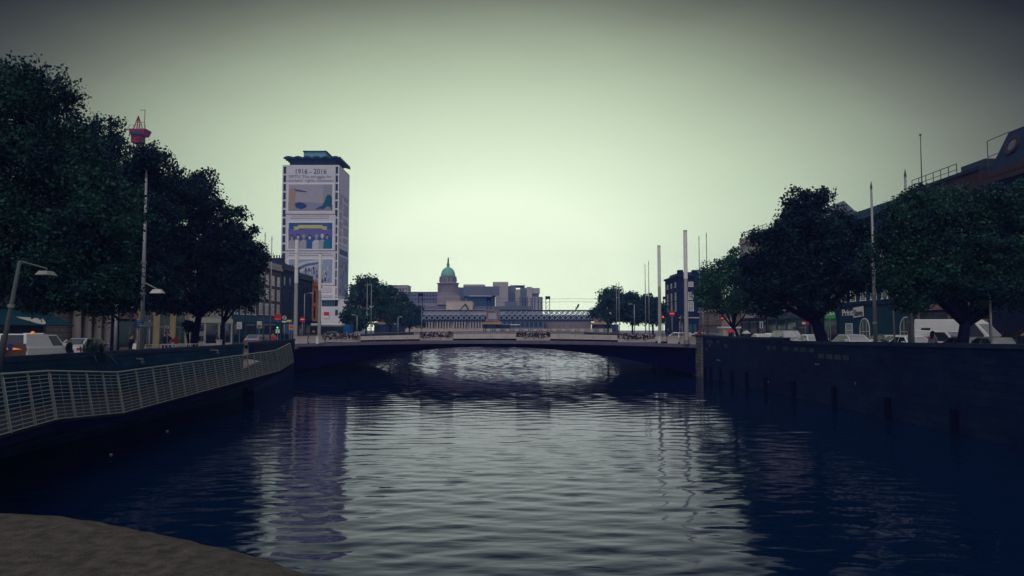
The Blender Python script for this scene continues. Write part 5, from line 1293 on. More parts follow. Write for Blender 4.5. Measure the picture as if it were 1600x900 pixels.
roadlamp('short lamp with white head beside the left pole pair',412,478,80,ZL,.3,.06)
roadlamp('street lamp at foot of the left tree clump',558,493,120,ZL,-.6)
roadlamp('street lamp in front of the trees right of tower',622,496,125,ZL,.5)
roadlamp('street lamp behind the right flower trough before bank trees',991,476,118,ZR,-.7)
roadlamp('grey lamp post among the branches right of the tall pole',1424,447,41,ZR,.35,.08)
roadlamp('thin lamp post standing right of the forked trunk',1546,446,38.5,ZR,-.3,.055)
roadlamp('street lamp between the stone pier and fresh green tree',1098,470,90,ZR,-.4)
# ------------------------------------------------------------------ signs
def disc(mb, c, r, y, d=.03, n=20): return mb.prism([(c.x+r*math.cos(2*PI*k/n), y, c.z+r*math.sin(2*PI*k/n)) for k in range(n)], (0,d,0))
def noentry(label, px, py, Y, z0, rr=.36):
    r, p = post('no_entry_sign', label, 'road sign', px, py+5, Y, .04, z0, group='no entry signs')
    c = at(px,py,Y-.08); disc(MB(),c,rr,Y-.08).part('disc','red_paint',r); MB().box(c.x-rr*.7,c.x+rr*.7,Y-.1,Y-.082,c.z-rr*.17,c.z+rr*.17).part('white_bar','white_paint',r)
noentry('round red no entry sign on a pole near right bridge end',1050,490,88,ZR)
noentry('dark red no entry sign on pole right of left light mast',472.5,499,92,ZL,.34)
noentry('no entry sign on pole in front of the pinkish low building',1129,497,96,ZR,.34)
r, p = post('turn_ban_sign','round white banned turn sign on pole by the blue shopfront','road sign',444.5,500,88,.04,ZL)
c = at(444.5,496.5,87.9); disc(MB(),c,.30,87.9).part('disc','black_paint',r); disc(MB(),c,.25,87.87,.02).part('face','white_paint',r)
MB().box(c.x-.04,c.x+.04,87.84,87.865,c.z-.17,c.z+.08).box(c.x-.16,c.x+.16,87.84,87.865,c.z+.081,c.z+.15).part('arrow','black_paint',r); MB().bar((c.x-.17,87.82,c.z-.17),(c.x+.17,87.82,c.z+.17),.04).part('slash','black_paint',r)
MB().box(c.x-.28,c.x+.28,87.88,87.92,c.z-.55,c.z-.36).part('plate','white_paint',r)
r, p = post('turn_ban_sign','round banned right turn sign before the yellow arches','road sign',262,505,52,.035,ZL)
c = at(262,511,51.9); disc(MB(),c,.16,51.9).part('disc','black_paint',r); disc(MB(),c,.13,51.87,.02).part('face','white_paint',r); MB().box(c.x-.02,c.x+.02,51.84,51.865,c.z-.09,c.z+.04).box(c.x-.02,c.x+.09,51.84,51.865,c.z+.041,c.z+.075).part('arrow','black_paint',r)
r, p = post('keep_left_sign','round blue arrow sign over white plate beside leaning trunk','road sign',315,505,56,.035,ZL)
c = at(315,513.5,55.9); disc(MB(),c,.17,55.9).part('disc','blue_paint',r); MB().bar((c.x+.06,55.88,c.z+.07),(c.x-.07,55.88,c.z-.07),.03).part('arrow','white_paint',r); MB().box(c.x-.19,c.x+.19,55.88,55.92,c.z-.56,c.z-.2).part('plate','white_paint',r)
r, p = post('direction_sign','wide blue direction sign board on post by tall lit pole','road sign',216,498,41,.06,ZL)
a, b = at(211,512,40.9), at(223.5,500.5,40.9); MB().box(a.x,b.x,40.88,40.93,a.z,b.z).part('board','blue_paint',r); w = MB()
for k in range(3): w.box(a.x+.13,b.x-.05-.05*k,40.86,40.878,b.z-.09-.1*k,b.z-.05-.1*k)
w.part('lettering','pole_grey',r)
r, p = post('map_panel','dark blue street panel with rows of dots beside direction sign','road sign',234,500,43,.04,ZL)
a, b = at(225.5,511,42.9), at(239,502,42.9); MB().box(a.x,b.x,42.88,42.93,a.z,b.z).part('board','glass_teal',r); w = MB()
for k in range(3):
    for j in range(6): w.box(a.x+.05+j*.08,a.x+.09+j*.08,42.86,42.878,a.z+.05+k*.1,a.z+.08+k*.1)
w.part('dots','pole_grey',r)
def board(name,label,cat,x0,x1,y0,y1,Y,z0,m,frame='pole_grey',extra=None):
    a, b = at(x0,y1,Y), at(x1,y0,Y); r = root(name,label,cat,((a.x+b.x)/2,Y,z0)); MB().box(a.x,b.x,Y-.03,Y+.03,a.z,b.z).part('board',m,r)
    MB().tube([((a.x+b.x)/2,Y+.06,z0),((a.x+b.x)/2,Y+.06,b.z)],.04,8).part('post',frame,r)
    if extra:
        e = MB(); 
        for (u0,u1,v0,v1) in extra[1]: e.box(a.x+(b.x-a.x)*u0,a.x+(b.x-a.x)*u1,Y-.05,Y-.032,a.z+(b.z-a.z)*v0,a.z+(b.z-a.z)*v1)
        e.part('marks',extra[0],r)
    return r
board('advert_board','big red advertising board on the brown brick terrace front','sign',429,439.5,491,500,98,ZL,'red_paint',extra=('orange_paint',[(.1,.9,.1,.25)]))
board('street_board','pale green road sign board under the broad left tree','road sign',346,357,508,516.5,66,ZL,'copper_pale',extra=('white_paint',[(.1,.6,.6,.7)]))
board('white_board','square white sign board right of the dark left trunk','sign',370,378,503,514,68,ZL,'white_paint',extra=('cloth_grey',[(.25,.75,.3,.4),(.2,.5,.6,.7)]))
board('bus_stop_sign','pale bus stop sign on a post left of thin pole pair','bus stop',401.5,409,502,513,70,ZL,'cream_paint',extra=('cloth_grey',[(.15,.85,.1,.5)]))
board('yellow_board','yellow sign strip over the blue hoarding by bridge end','sign',448.5,455.5,499.8,502.8,94,ZL,'yellow_paint')
board('orange_board','square orange roadworks board left of nearer left light mast','road sign',451.5,459.5,507.5,515.5,90,ZL,'orange_paint',extra=('pole_dark',[(.25,.75,.4,.5),(.2,.8,.6,.68)]))
board('white_board','small pair of white plates below the green signal','sign',430.8,437,514.5,520.5,86,ZL,'white_paint',extra=('pole_dark',[(.46,.54,0,1)]))
board('blue_panel','blue hoarding panel standing at the left bridge approach','hoarding',448,460,503,522,96,ZL,'shop_blue')
board('parking_board','tall white sign cabinet left of the dark four wheel drive','sign',1187,1192,502,513,84,ZR,'white_paint',extra=('pole_dark',[(.35,.65,.1,.8)]))
board('shop_sign','bright green projecting shop sign left of the print shop','sign',1289,1305,485.5,497.5,80,ZR,'green_sign',extra=('white_paint',[(.15,.3,.4,.75),(.32,.42,.4,.62),(.44,.56,.42,.8),(.58,.68,.45,.7),(.7,.85,.5,.85)]))
board('shop_sign','small red and white shop sign behind the white saloon','sign',1253,1264,503,507,82,ZR,'red_paint',extra=('white_paint',[(0,.45,.1,.9)]))
board('shop_sign','small lit green shop sign below the bright green sign','sign',1291,1297,505.5,511,81,ZR,'green_sign')
def signal(label,px,ptop,Y,z0,hx,hy0,hy1,lit):
    r, p = post('traffic_light',label,'traffic light',px,ptop,Y,.05,z0)
    a, b = at(hx,hy1,Y-.2), at(hx,hy0,Y-.2); MB().box(a.x-.16,a.x+.16,Y-.32,Y-.06,a.z,b.z).part('head','black_paint',r,bevel=.02)
    H = b.z-a.z
    for k,nm in enumerate(('lit_green','amber','lit_red')):
        on = (lit == nm); MB().lathe([(.10,0),(.09,.02)],(0,0,0),12); c = Vector((a.x,Y-.325,a.z+H*(k+.5)/3)); disc(MB(),c,.1,Y-.34,.015,12).part('lens', nm if on else 'lens_off', r)
    return r
signal('traffic light showing red near the right end of bridge',1035.5,493,92,ZR,1036,493.5,505,'lit_red')
signal('traffic light showing green before the blue shopfront',434,504,87,ZL,434,504,513.5,'lit_green')
signal('dark traffic light on tall post among right tree branches',1395.5,452,42,ZR,1395,453,466,None)
signal('traffic light on post left of the tallest light mast',1064,493,100,ZR,1066,494.5,505,None)
signal('dark pedestrian light on post beside the kiosk shop door',1546,486,40,ZR,1544.5,490,498.5,None)
# cabinets, barriers
def bx(name,label,cat,x0,x1,y0,Y,z0,m,m2,h=None):
    a, b = at(x0,y0,Y), at(x1,y0,Y); r = root(name,label,cat,((a.x+b.x)/2,Y,z0)); MB().box(a.x,b.x,Y,Y+.5,z0,a.z).part('cabinet',m,r,bevel=.02); MB().box(a.x-.03,b.x+.03,Y-.03,Y+.53,a.z+.001,a.z+.05).part('lid',m2,r); return r
bx('utility_box','pale yellow utility box standing on the left quay','utility box',338,343.5,532,60,ZL,'cream_paint','cream_paint')
r = bx('utility_box','white and orange utility box at the foot of leaning trunk','utility box',308.5,316,534,53,ZL,'white_paint','orange_paint'); MB().box(at(309,540,53).x,at(316,540,53).x,52.96,52.99,ZL+.2,ZL+.45).part('orange_band','orange_paint',r)
cbp = root('crowd_barrier','white tubular crowd barrier on the left quay pavement','barrier',(at(227,540,49).x,49,ZL),group='white crowd barriers before the yellow arches')
m = MB()
for z in (.15,1.05): m.bar((0,0,z),(2.0,0,z),.04)
for k in range(9): m.bar((k*.25,0,.15),(k*.25,0,1.05),.02 if 0<k<8 else .04)
m.bar((.2,-.3,0),(.2,.3,0),.05); m.bar((1.8,-.3,0),(1.8,.3,0),.05)
m.part('frame','white_paint',cbp,world=False); mm = MB().box(.1,1.9,-.012,.012,.2,.55); mm.part('red_panel','red_paint',cbp,world=False)
for i,(px,Y) in enumerate(((252,50.5),(278,52))): clone(cbp, ['white tubular crowd barrier behind the dark standing pair','white tubular crowd barrier below the red parasol'][i], (at(px,540,Y).x,Y,ZL))
cbp['label'] = 'white tubular crowd barrier nearest the blue direction sign'
# umbrellas and parasols
def umbrella(name,label,px,py,Y,z0,rad,m,h=.32,pole=True):
    c = at(px,py,Y); r = root(name,label,'umbrella',(c.x,Y,z0 if pole else c.z-.9)); pr_ = []
    mb = MB(); n = 8
    ring = lambda rr,z: [(c.x+rr*math.cos(2*PI*k/n),Y+rr*math.sin(2*PI*k/n),c.z+z) for k in range(n)]
    R1,R2,R3 = ring(rad,-h*.75),ring(rad*.62,-h*.1),ring(rad*.2,h*.2); R0 = ring(rad*.97,-h*.8)
    mb.add(R1+R2+R3+[(c.x,Y,c.z+h*.27)]+R0,[(k,(k+1)%n,n+(k+1)%n,n+k) for k in range(n)]+[(n+k,n+(k+1)%n,2*n+(k+1)%n,2*n+k) for k in range(n)]+[(2*n+k,2*n+(k+1)%n,3*n) for k in range(n)]+[(3*n+1+(k+1)%n,3*n+1+k,(3*n+1+k+1) if False else k,(k+1)%n) for k in range(n)])
    mb.part('canopy',m,r); MB().tube([(c.x,Y,(z0 if pole else c.z-.9)),(c.x,Y,c.z+h*.4)],.018 if not pole else .03,6).part('shaft','pole_dark',r)
    return r,c
umbrella('umbrella','bright red umbrella held up behind the right quay wall',1142,515.5,80,ZR,.5,'red_paint',.34,False)
umbrella('umbrella','white umbrella held up right of the thin double trunk',1166,517.5,82,ZR,.5,'white_paint',.34,False)
umbrella('parasol','red cafe parasol on the left quay before yellow arches',273,529.5,54,ZL,.42,'red_paint',.3,True)
# ------------------------------------------------------------------ people
def person(label,px,Y,z0,h=1.7,top='cloth_dark',legs='cloth_navy',hair='hair_dark',face=0.0,step=.12,armbend=.25,hold=None,cat='person',long_hair=False):
    x = at(px,500,Y).x; r = root('person',label,cat,(x,Y,z0),rz=face); s = h/1.72
    V = []; E = []; RD = []
    def v(p, rad, parent=None):
        V.append(tuple(c*s for c in p)); RD.append(rad*s)
        if parent is not None: E.append((parent,len(V)-1))
        return len(V)-1
    pel = v((0,0,.93),.13); wa = v((0,0,1.08),.125,pel); ch2 = v((0,-.01,1.28),.15,wa); nk = v((0,0,1.45),.065,ch2); hd0 = v((0,-.015,1.55),.075,nk); hd1 = v((0,-.02,1.64),.085,hd0); v((0,-.015,1.69),.05,hd1)
    for sd in (-1,1):
        hp = v((sd*.09,0,.88),.095,pel); kn = v((sd*.1,-.04+sd*step*.5,.5),.06,hp); an = v((sd*.1,sd*step,.1),.042,kn); v((sd*.11,sd*step-.15,.04),.04,an)
        sh = v((sd*.19,0,1.4),.062,ch2)
        if hold == sd:
            el = v((sd*.24,-.12,1.18),.046,sh); wr = v((sd*.16,-.3,1.32),.034,el); hn = v((sd*.15,-.34,1.38),.036,wr)
        else:
            el = v((sd*.25,.03,1.12),.046,sh); wr = v((sd*.25,-armbend*.4,.88),.034,el); hn = v((sd*.24,-armbend*.5,.80),.036,wr)
        dz = .05 if hold == sd else -.05
        hp_ = V[hn]; hp_ = tuple(c/s for c in hp_)
        for q in range(4): v((hp_[0]+(q-1.5)*.014*0, hp_[1]-.03+(q)*.018, hp_[2]+dz*(1.2-.1*abs(q-1.5))),.009,hn)
        v((hp_[0]-sd*.02, hp_[1]-.045, hp_[2]+dz*.3),.01,hn)
    me = bpy.data.meshes.new('body'); me.from_pydata(V,E,[]); o = bpy.data.objects.new('body',me); C.objects.link(o)
    sk = o.modifiers.new('s','SKIN'); sk.use_smooth_shade = True
    for i,d in enumerate(me.skin_vertices[0].data): d.radius = (RD[i],RD[i]); d.use_root = (i == 0)
    sb_ = o.modifiers.new('u','SUBSURF'); sb_.levels = 1; sb_.render_levels = 1
    dg = bpy.context.evaluated_depsgraph_get(); m2 = bpy.data.meshes.new_from_object(o.evaluated_get(dg)); bpy.data.objects.remove(o)
    m2.materials.clear()
    for q in (top,legs,'skin','black_paint'): m2.materials.append(M[q])
    for p in m2.polygons:
        c = p.center/s; zz_ = c.z
        hand = (abs(c.x) > .2 and zz_ < .86 and zz_ > .7) or (hold and c.y < -.3 and abs(c.x)<.3 and zz_ > 1.3)
        p.material_index = 2 if (zz_ > 1.47 or hand) else 3 if zz_ < .09 else 1 if (zz_ < .95 and abs(c.x) < .2) else 0
    b = bpy.data.objects.new('body',m2); C.objects.link(b); b.parent = r
    hm = MB(); hm.ball((0,.012*s,1.655*s),.098*s,.105*s,.1*s,12,8)
    if long_hair: hm.tube([(0,.06*s,1.66*s),(0,.09*s,1.5*s),(0,.09*s,1.34*s)],[.09*s,.1*s,.06*s],10)
    # keep the hair clear of the face
    hm.v = [(x_,y_ if y_ > -.035*s else -.035*s,z_) for x_,y_,z_ in hm.v]
    hm.part('hair',hair,r,world=False,smooth=True)
    fc = MB(); fc.m = 0; fc.tube([(0,-.10*s,1.6*s),(0,-.125*s,1.575*s)],[.008*s,.014*s],6); fc.m = 1
    for sd in (-1,1): fc.ball((sd*.032*s,-.098*s,1.615*s),.011*s,.008*s,.009*s,8,6)
    fc.ball((0,-.1*s,1.535*s),.022*s,.008*s,.006*s,8,6); fc.part('face',['skin','hair_dark'],r,world=False)
    for sd in (-1,1): MB().ball((sd*.088*s,0,1.6*s),.012*s,.022*s,.03*s,8,6).part('ear','skin',r,world=False)
    return r
person('person with long dark hair walking along right quay wall',1457,40,ZR,1.74,'cloth_grey','cloth_dark',face=PI/2+.4,long_hair=True)
person('person in dark jacket at right edge behind the quay wall',1596,38,ZR,1.76,'cloth_dark','cloth_dark',face=PI/2)
person('person in dark coat walking on the bridge near right mast',1043,84.5,3.55,1.72,'cloth_navy','cloth_dark',face=PI/2)
person('person in a red jacket standing beside the stone pier',1092.5,84.5,ZR+.2,1.72,'cloth_red','cloth_grey',face=0)
person('person holding the bright red umbrella on right quay',1141,80.1,ZR,1.64,'cloth_dark','cloth_dark',face=0,hold=1)
person('person holding the white umbrella near the thin double trunk',1165,82.1,ZR,1.64,'cloth_grey','cloth_dark',face=0,hold=1)
person('left one of two dark figures before the yellow arches',258,60,ZL,1.74,'cloth_dark','cloth_dark',face=.3)
person('right one of two dark figures before the yellow arches',264.5,60.4,ZL,1.78,'cloth_dark','cloth_dark',face=-.3)
person('person in purple top beside the pale yellow utility box',340.5,64,ZL,1.72,'cloth_purple','cloth_dark',face=PI/2)
person('person in dark clothes carrying white bag past lamp column',206,44,ZL,1.72,'cloth_dark','cloth_dark',face=PI/2)
person('person in light blue jacket stooping by the red parasol',266.5,53,ZL,1.35,'cloth_blue','cloth_dark',face=PI/2)
person('person with pinkish top at the left bridge approach',427,74,ZL,1.7,'cloth_red','cloth_dark',face=0)
person('person in grey crossing behind the left light mast',470,89,ZL+.5,1.7,'cloth_grey','cloth_dark',face=PI/2)
person('person in dark top at near left behind quay wall',110,37,ZL,1.62,'cloth_dark','cloth_dark',face=PI/2)
wb = at(210.5,540,43.6); MB().hexa([(wb.x-.1,43.5,wb.z-.2),(wb.x+.22,43.5,wb.z-.2),(wb.x+.22,43.65,wb.z-.2),(wb.x-.1,43.65,wb.z-.2)],[(wb.x-.06,43.53,wb.z+.12),(wb.x+.18,43.53,wb.z+.12),(wb.x+.18,43.62,wb.z+.12),(wb.x-.06,43.62,wb.z+.12)]).tube([(wb.x,43.57,wb.z+.12),(wb.x+.06,43.57,wb.z+.3),(wb.x+.13,43.57,wb.z+.12)],.012,6).thing('bag','white_paint','white carrier bag held by dark person past lamp column','bag')
# ------------------------------------------------------------------ vehicles
def car(label,loc,rz,paint,kind='saloon',cat='car',group=None,extra=None):
    r = root('parked_car' if cat == 'car' else 'parked_van',label,cat,loc,rz,group)
    # profile along length (front at -y): y, belt z, roof z (or None), half width belt, half width roof
    if kind == 'saloon': L,Wd,P = 4.5,.88,[(-2.25,.55),(-2.15,.68),(-1.1,.9),(-.95,.93),(1.45,.97),(1.6,1.0),(2.2,.95),(2.25,.6)]; cab = [(-1.0,.93),(-.25,1.42),(.65,1.45),(1.55,.99)]; rw_ = .62
    elif kind == 'hatch': L,Wd,P = 4.1,.86,[(-2.05,.55),(-1.95,.72),(-1.1,.95),(-1.0,.97),(1.8,1.02),(2.0,.98),(2.05,.6)]; cab = [(-1.05,.96),(-.3,1.46),(1.1,1.5),(1.85,1.01)]; rw_ = .63
    elif kind == 'suv': L,Wd,P = 4.7,.95,[(-2.35,.65),(-2.3,.95),(-1.2,1.12),(-1.1,1.14),(2.2,1.18),(2.33,1.1),(2.35,.65)]; cab = [(-1.15,1.13),(-.5,1.76),(1.9,1.8),(2.25,1.17)]; rw_ = .72
    elif kind == 'smallvan': L,Wd,P = 4.3,.88,[(-2.15,.6),(-2.1,.85),(-1.35,1.05),(-1.25,1.07),(2.1,1.1),(2.15,.6)]; cab = [(-1.3,1.06),(-.6,1.72),(2.05,1.8),(2.13,1.09)]; rw_ = .74
    else: L,Wd,P = 5.6,1.0,[(-2.8,.7),(-2.75,1.0),(-2.2,1.25),(-2.1,1.28),(2.75,1.3),(2.8,.7)]; cab = [(-2.15,1.27),(-1.3,2.25),(-.9,2.5),(2.7,2.55),(2.78,1.29)]; rw_ = .84
    b = MB()
    pts = [(y,z) for y,z in P]; low = [(pts[-1][0],.3),(pts[0][0],.3)]
    out = pts+low
    n = len(out)
    sec = []
    for x,sc in ((-Wd,.0),(-Wd*.97,1),(Wd*.97,1),(Wd,.0)): pass
    # lower body: outline swept across the width with tucked-in shoulders
    rings = [(-Wd,.955),(-Wd*.94,1.0),(Wd*.94,1.0),(Wd,.955)]
    for x,k in rings: sec.append([(x,y*(.985 if k<1 else 1),.3+(z-.3)*k) for y,z in out])
    vs = [q for s_ in sec for q in s_]; fs = []
    for i in range(3):
        for k in range(n): fs.append((i*n+k,i*n+(k+1)%n,(i+1)*n+(k+1)%n,(i+1)*n+k))
    fs += [tuple(reversed(range(n))), tuple(range(3*n,4*n))]; b.add(vs,fs)
    # cabin
    nc = len(cab); zb_ = cab[0][1]; zt_ = max(z for y,z in cab)
    hw = lambda z: Wd*.93+(rw_-Wd*.93)*(z-zb_)/(zt_-zb_)
    Lf = [(-hw(z),y,z) for y,z in cab]; Rf = [(hw(z),y,z) for y,z in cab]
    b.add(Lf+Rf,[tuple(range(nc)),tuple(reversed(range(nc,2*nc)))]+[(k,nc+k,nc+(k+1)%nc,(k+1)%nc) for k in range(nc)])
    ob = b.part('body',paint,r,world=False,bevel=.035)
    def strip(i,j,u0,u1,t0,t1,nm,m='glass'):     # glass on cabin band between profile points i and j
        a0,a1 = Vector(Lf[i]),Vector(Rf[i]); c0,c1 = Vector(Lf[j]),Vector(Rf[j]); f = lambda u,t: a0.lerp(a1,u).lerp(c0.lerp(c1,u),t)
        q = [f(u0,t0),f(u1,t0),f(u1,t1),f(u0,t1)]; nn = (q[1]-q[0]).cross(q[3]-q[0]).normalized(); ctr = sum(q,Vector())/4
        if nn.dot(ctr-Vector((0,.3,.9))) < 0: nn = -nn
        MB().hexa([p-nn*.02 for p in q],[p+nn*.008 for p in q]).part(nm,m,r,world=False)
    strip(0,1,.06,.94,.08,.95,'windscreen','screen_glass')
    if kind not in ('bigvan',): strip(nc-2,nc-1,.1,.9,.08,.8,'rear_window')
    zlo,zhi = zb_+(zt_-zb_)*.08, zb_+(zt_-zb_)*.82
    yf = lambda z: cab[0][0]+(cab[1][0]-cab[0][0])*min(1,(z-zb_)/(cab[1][1]-zb_)); yr = lambda z: cab[-1][0]+(cab[-2][0]-cab[-1][0])*min(1,(z-zb_)/(cab[-2][1]-zb_))
    spans = [(0.04,.48),(.52,.93)] if kind in ('saloon','hatch','suv') else [(0.05,.32 if kind != 'bigvan' else .24)]
    for sd in (-1,1):
        for u0,u1 in spans:
            q = []
            for z,u in ((zlo,u0),(zlo,u1),(zhi,u1),(zhi,u0)):
                y = yf(z)+(yr(z)-yf(z))*u; q.append(Vector((sd*hw(z),y,z)))
            nn = Vector((sd,0,.35)).normalized(); MB().hexa([p-nn*.02 for p in q],[p+nn*.008 for p in q]).part('side_window','glass',r,world=False)
        for y in (-L*.31,L*.30):
            w = MB(); c = (sd*(Wd-.1),y,.32); prof = [(.2,-.1),(.31,-.095),(.325,-.05),(.325,.05),(.31,.095),(.2,.1)]; seg = 18; vs = []; fs = []
            for rr_i,xx in prof: vs += [(c[0]+xx,c[1]+rr_i*math.cos(2*PI*k/seg),c[2]+rr_i*math.sin(2*PI*k/seg)) for k in range(seg)]
            for i in range(5):
                for k in range(seg): fs.append((i*seg+k,i*seg+(k+1)%seg,(i+1)*seg+(k+1)%seg,(i+1)*seg+k))
            w.add(vs,fs); wo = w.part('wheel','tyre',r,world=False)
            m = MB()
            m.add([(c[0]+xx,c[1]+.205*math.cos(2*PI*k/seg),c[2]+.205*math.sin(2*PI*k/seg)) for xx in (-.08,.08) for k in range(seg)],[(k,(k+1)%seg,seg+(k+1)%seg,seg+k) for k in range(seg)]+[tuple(reversed(range(seg))),tuple(range(seg,2*seg))]); mo = m.part('rim','rim',wo,world=False)
        zf = P[1][1]; MB().hexa([(sd*Wd*.55,-L/2-.005,zf-.2),(sd*Wd*.93,-L/2+.03,zf-.18),(sd*Wd*.93,-L/2+.12,zf-.18),(sd*Wd*.55,-L/2+.12,zf-.2)],[(sd*Wd*.55,-L/2+.03,zf-.03),(sd*Wd*.93,-L/2+.08,zf-.02),(sd*Wd*.93,-L/2+.2,zf-.02),(sd*Wd*.55,-L/2+.2,zf-.03)]).part('headlight','lamp_glass',r,world=False)
        zr = P[-2][1]; MB().box(min(sd*Wd*.6,sd*Wd*.95),max(sd*Wd*.6,sd*Wd*.95),L/2-.12,L/2+.012,zr-.22,zr-.06).part('tail_light','red_paint',r,world=False)
        MB().box(min(sd*(Wd*.95),sd*(Wd+.17)),max(sd*(Wd*.95),sd*(Wd+.17)),cab[0][0]+.22,cab[0][0]+.34,zb_+.02,zb_+.18).part('wing_mirror',paint,r,world=False,bevel=.02)
    MB().box(-Wd*.5,Wd*.5,-L/2-.012,-L/2+.05,.52,.62).part('number_plate','cream_paint',r,world=False)
    MB().box(-Wd*.45,Wd*.45,-L/2-.006,-L/2+.06,P[1][1]-.2,P[1][1]-.08).part('grille','black_paint',r,world=False)
    return r
for n_,c_,me_ in (('car_white',(.72,.72,.70),0),('car_silver',(.42,.43,.45),.5),('car_grey',(.2,.21,.23),.4),('car_dark',(.02,.025,.035),.3),('car_blue',(.03,.06,.12),.3),('car_red',(.3,.02,.03),.2),('car_cream',(.65,.6,.45),0)): mat(n_,c_,.25,.04,2,metal=me_,spec=.6)
GR = 'cars along the right quay'
XC = 25.2
def rcar(label,pxc,paint,kind,X=XC,rz=0.0,cat='car',zz_=None):
    # pxc = where the nearest cabin corner shows, at the lane's X
    Y = (X-.75)*F/(pxc-800); return car(label,(X,Y+.3,ZR+.005 if zz_ is None else zz_),rz,paint,kind,cat,GR)
rcar('white saloon with pale windscreen left of the big right trunk',1257,'car_white','saloon')
rcar('white hatchback half hidden right of the big right trunk',1320,'car_white','hatch')
rcar('dark green boxy four wheel drive parked farthest left on quay',1220,'car_grey','suv')
rcar('dark blue hatchback between white hatchback and tall pole',1376,'car_blue','hatch',28.0)
rcar('cream roofed saloon just behind the tall bare pole',1409,'car_white','saloon')
rcar('yellowish taxi behind the tall bare pole on right quay',1395,'car_cream','saloon',28.0)
rcar('dark saloon with pale windscreen left of the forked trunk',1497,'car_grey','saloon')
rcar('silver saloon just right of the forked trunk',1540,'car_silver','saloon',25.6)
rcar('dark four wheel drive at the right edge of the quay',1612,'car_dark','suv',27)
rcar('white estate car just behind the dark four wheel drive',1200,'car_white','hatch',27.5)
rcar('cream saloon beyond the white umbrella on right quay',1180,'car_cream','saloon')
v1 = rcar('small white van with faded red side lettering',1461,'car_white','smallvan',27.0,R(22),'van'); 
v2 = rcar('large high roofed white van parked by the arched doorway',1489,'car_white','bigvan',30.0,R(34),'van')
lt = MB()
for k in range(9): lt.box(-.905,-.893,.0+k*.13,.09+k*.13,1.25,1.38+.04*(k%2))
lt.part('side_lettering','red_paint',v1,world=False)
lt = MB()
for k in range(7): lt.box(-.975,-.965,-.2+k*.22,-.06+k*.22,1.55,1.63)
lt.part('side_lettering','car_grey',v2,world=False); MB().box(-.97,-.955,1.6,2.2,1.62,1.95).part('side_window','glass',v2,world=False)
for px,X,Y,lab,paint,k in [(1066,30,104,'white car crossing the right bridge end left of light mast','car_white','hatch'),(1076,31.5,107,'white car right of tallest light mast at the junction','car_white','saloon'),(1116,29,98,'dark car behind the stone pier at right junction','car_dark','hatch'),(1100,30,106,'pale car just right of the red jacket person','car_silver','hatch')]:
    car(lab,(at(px,520,Y).x,Y,ZR+.01),R(70),paint,k,'car','cars crossing the right junction')
# left bank
GL_ = 'cars along the left quay'
lv = car('small white van with red and orange rear in left street',(-26.6,41.5,ZL+.01),PI,'car_white','smallvan','van',GL_)
MB().box(-.8,.8,2.155,2.175,.62,1.28).part('rear_panel','brick_red',lv,world=False)
m = MB()
for sd in (-1,1): m.prism([(sd*.62,2.18,.98),(sd*.12,2.18,1.08),(sd*.12,2.18,.95)],(0,.01,0))
m.part('orange_flash','lit_amber',lv,world=False); MB().prism([(.16*math.cos(t*PI/8),2.185,1.12+.16*math.sin(t*PI/8)) for t in range(16)],(0,.015,0)).part('round_emblem','blue_paint',lv,world=False)
MB().lathe([(.1,1.8),(.09,1.9),(.03,1.93)],(0,.4,0),10).part('roof_beacon','lit_amber',lv,world=False); MB().box(-.55,.55,.2,.36,1.79,1.83).part('light_bar','white_paint',lv,world=False)
car('pale saloon at far left edge before the awning shop',(-27.8,38.5,ZL+.01),PI,'car_silver','saloon','car',GL_)
car('silver hatchback right of the white van in left street',(-27.2,47.5,ZL+.01),PI,'car_silver','hatch','car',GL_)
for px,Y,lab,paint in ((402,84,'dark hatchback left of the thin pole pair','car_grey'),(420,86,'dark car behind the thin pole pair','car_dark')):
    car(lab,(at(px,520,Y).x,Y,ZL+.01),PI,paint,'hatch','car',GL_)
# coach crossing the left bridge approach
cq = root('coach','long dark coach with white roof behind left bridge end','bus',(at(514,515,122).x,122,ZL+.2))
a, b = at(484,521,122), at(547,505.5,122); z0_, z1_ = ZL+.55, b.z
MB().box(a.x,b.x,122,124.5,z0_,z1_-.35).part('body','car_dark',cq,bevel=.12); MB().box(a.x+.1,b.x-1.4,122.05,124.45,z1_-.349,z1_).part('roof','white_paint',cq,bevel=.1)
for k in range(6):
    x = a.x+.3+k*(b.x-a.x-1.6)/6; MB().box(x,x+(b.x-a.x-1.6)/6-.12,121.96,121.99,z0_+.75,z1_-.5).part('window','glass',cq)
MB().box(b.x-1.15,b.x+.03,121.95,124.55,z0_+.2,z1_-.2).part('rear_section','shop_blue',cq,bevel=.1); MB().box(a.x+2.2,b.x-1.5,121.97,121.99,z0_+.08,z0_+.6).part('white_skirt','white_paint',cq)
m = MB()
for k in range(6): m.box(at(511,515,122).x+k*.28,at(511,515,122).x+.2+k*.28,121.94,121.955,z0_+1.0,z0_+1.3)
m.part('side_lettering','pole_grey',cq); MB().box(a.x+.5,a.x+.8,121.93,121.955,z0_+1.1,z0_+1.4).part('orange_light','orange_paint',cq)
for dx in (1.3,4.8):
    w = MB(); seg = 16; c = (a.x+dx,122.1,ZL+.45)
    w.add([(c[0]+.45*math.cos(2*PI*k/seg),yy,c[2]+.45*math.sin(2*PI*k/seg)) for yy in (121.98,122.3) for k in range(seg)],[(k,(k+1)%seg,seg+(k+1)%seg,seg+k) for k in range(seg)]+[tuple(reversed(range(seg))),tuple(range(seg,2*seg))]); w.part('wheel','tyre',cq)
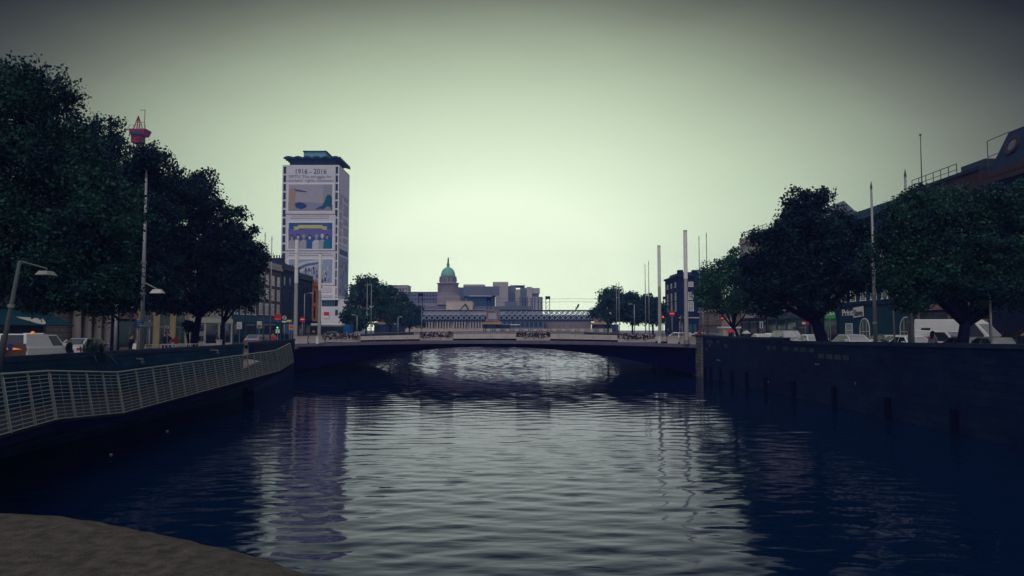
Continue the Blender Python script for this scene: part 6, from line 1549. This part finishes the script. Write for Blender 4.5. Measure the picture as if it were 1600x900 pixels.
for px, py, lab in ((222,567,'round dark lamp on pale bracket low on the boardwalk wall'),(340,552,'round dark lamp on wall nearer the far end of boardwalk')):
    p = atx(px, py, lerp_poly(LW, 38)+.3); wl = root('wall_lamp', lab, 'lamp', (p.x, p.y, p.z-.12)); MB().ball((p.x,p.y,p.z),.13).part('globe','pole_dark',wl,smooth=True)
    MB().tube([(p.x,p.y,p.z+.11),(p.x+.05,p.y,p.z+.2),(lerp_poly(LW,p.y)+.02,p.y,p.z+.22)],.025,6).part('bracket','lamp_glass',wl)
# ------------------------------------------------------------------ gulls
def gull(label,p,fly=False):
    if not fly:
        r = root('gull',label,'gull',(p.x,p.y,0)); m = MB(); m.tube([(-.2,0,.08),(-.12,0,.08),(0,0,.07),(.1,0,.09),(.15,0,.17),(.19,0,.2)],[.015,.06,.085,.06,.035,.03],10); m.ball((.2,0,.21),.045,.038,.04,10,8); m.part('body','gull_white',r,world=False,smooth=True)
        MB().tube([(.24,0,.205),(.29,0,.195)],[.012,.003],6).part('beak','yellow_paint',r,world=False)
        for s in (-1,1): MB().hexa([(.06,s*.07,.08),(-.24,s*.03,.1),(-.22,s*.02,.13),(.05,s*.04,.15)],[(.06,s*.085,.085),(-.24,s*.04,.105),(-.22,s*.03,.14),(.05,s*.06,.155)]).part('wing','gull_grey',r,world=False)
    else:
        r = root('gull',label,'gull',p); m = MB(); m.tube([(-.25,0,0),(-.1,0,.01),(.1,0,.02),(.22,0,.03)],[.02,.07,.07,.03],8); m.part('body','gull_grey',r,world=False,smooth=True)
        for s in (-1,1): MB().add([(.08,s*.05,.04),(-.08,s*.05,.04),(-.05,s*.4,.16),(.1,s*.4,.17),(-.12,s*.75,.08),(.08,s*.05,.02),(-.08,s*.05,.02),(-.05,s*.4,.14),(.1,s*.4,.15)],[(0,1,2,3),(3,2,4),(6,5,8,7),(7,8,4),(0,3,8,5),(1,6,7,2),(3,4,8),(2,7,4)]).part('wing','gull_grey',r,world=False)
    return r
def onwater(px,py): d = ray(px,py); k = -EYE/d.z; return Vector((d.x*k,d.y*k,0))
for px,py,lab in ((261,674,'small white scrap floating nearer the boardwalk railing'),(173,711,'small white scrap floating lowest on the dark left water')):
    p = onwater(px,py); MB().ball((p.x,p.y,.03),.05,.03,.03,8,6).ball((p.x+.05,p.y,.03),.03,.025,.025,8,6).thing('floating_scrap','white_paint',lab,'litter',smooth=True)
gull('tiny gull flying above the tall right tree',at(1237,300,70),True)
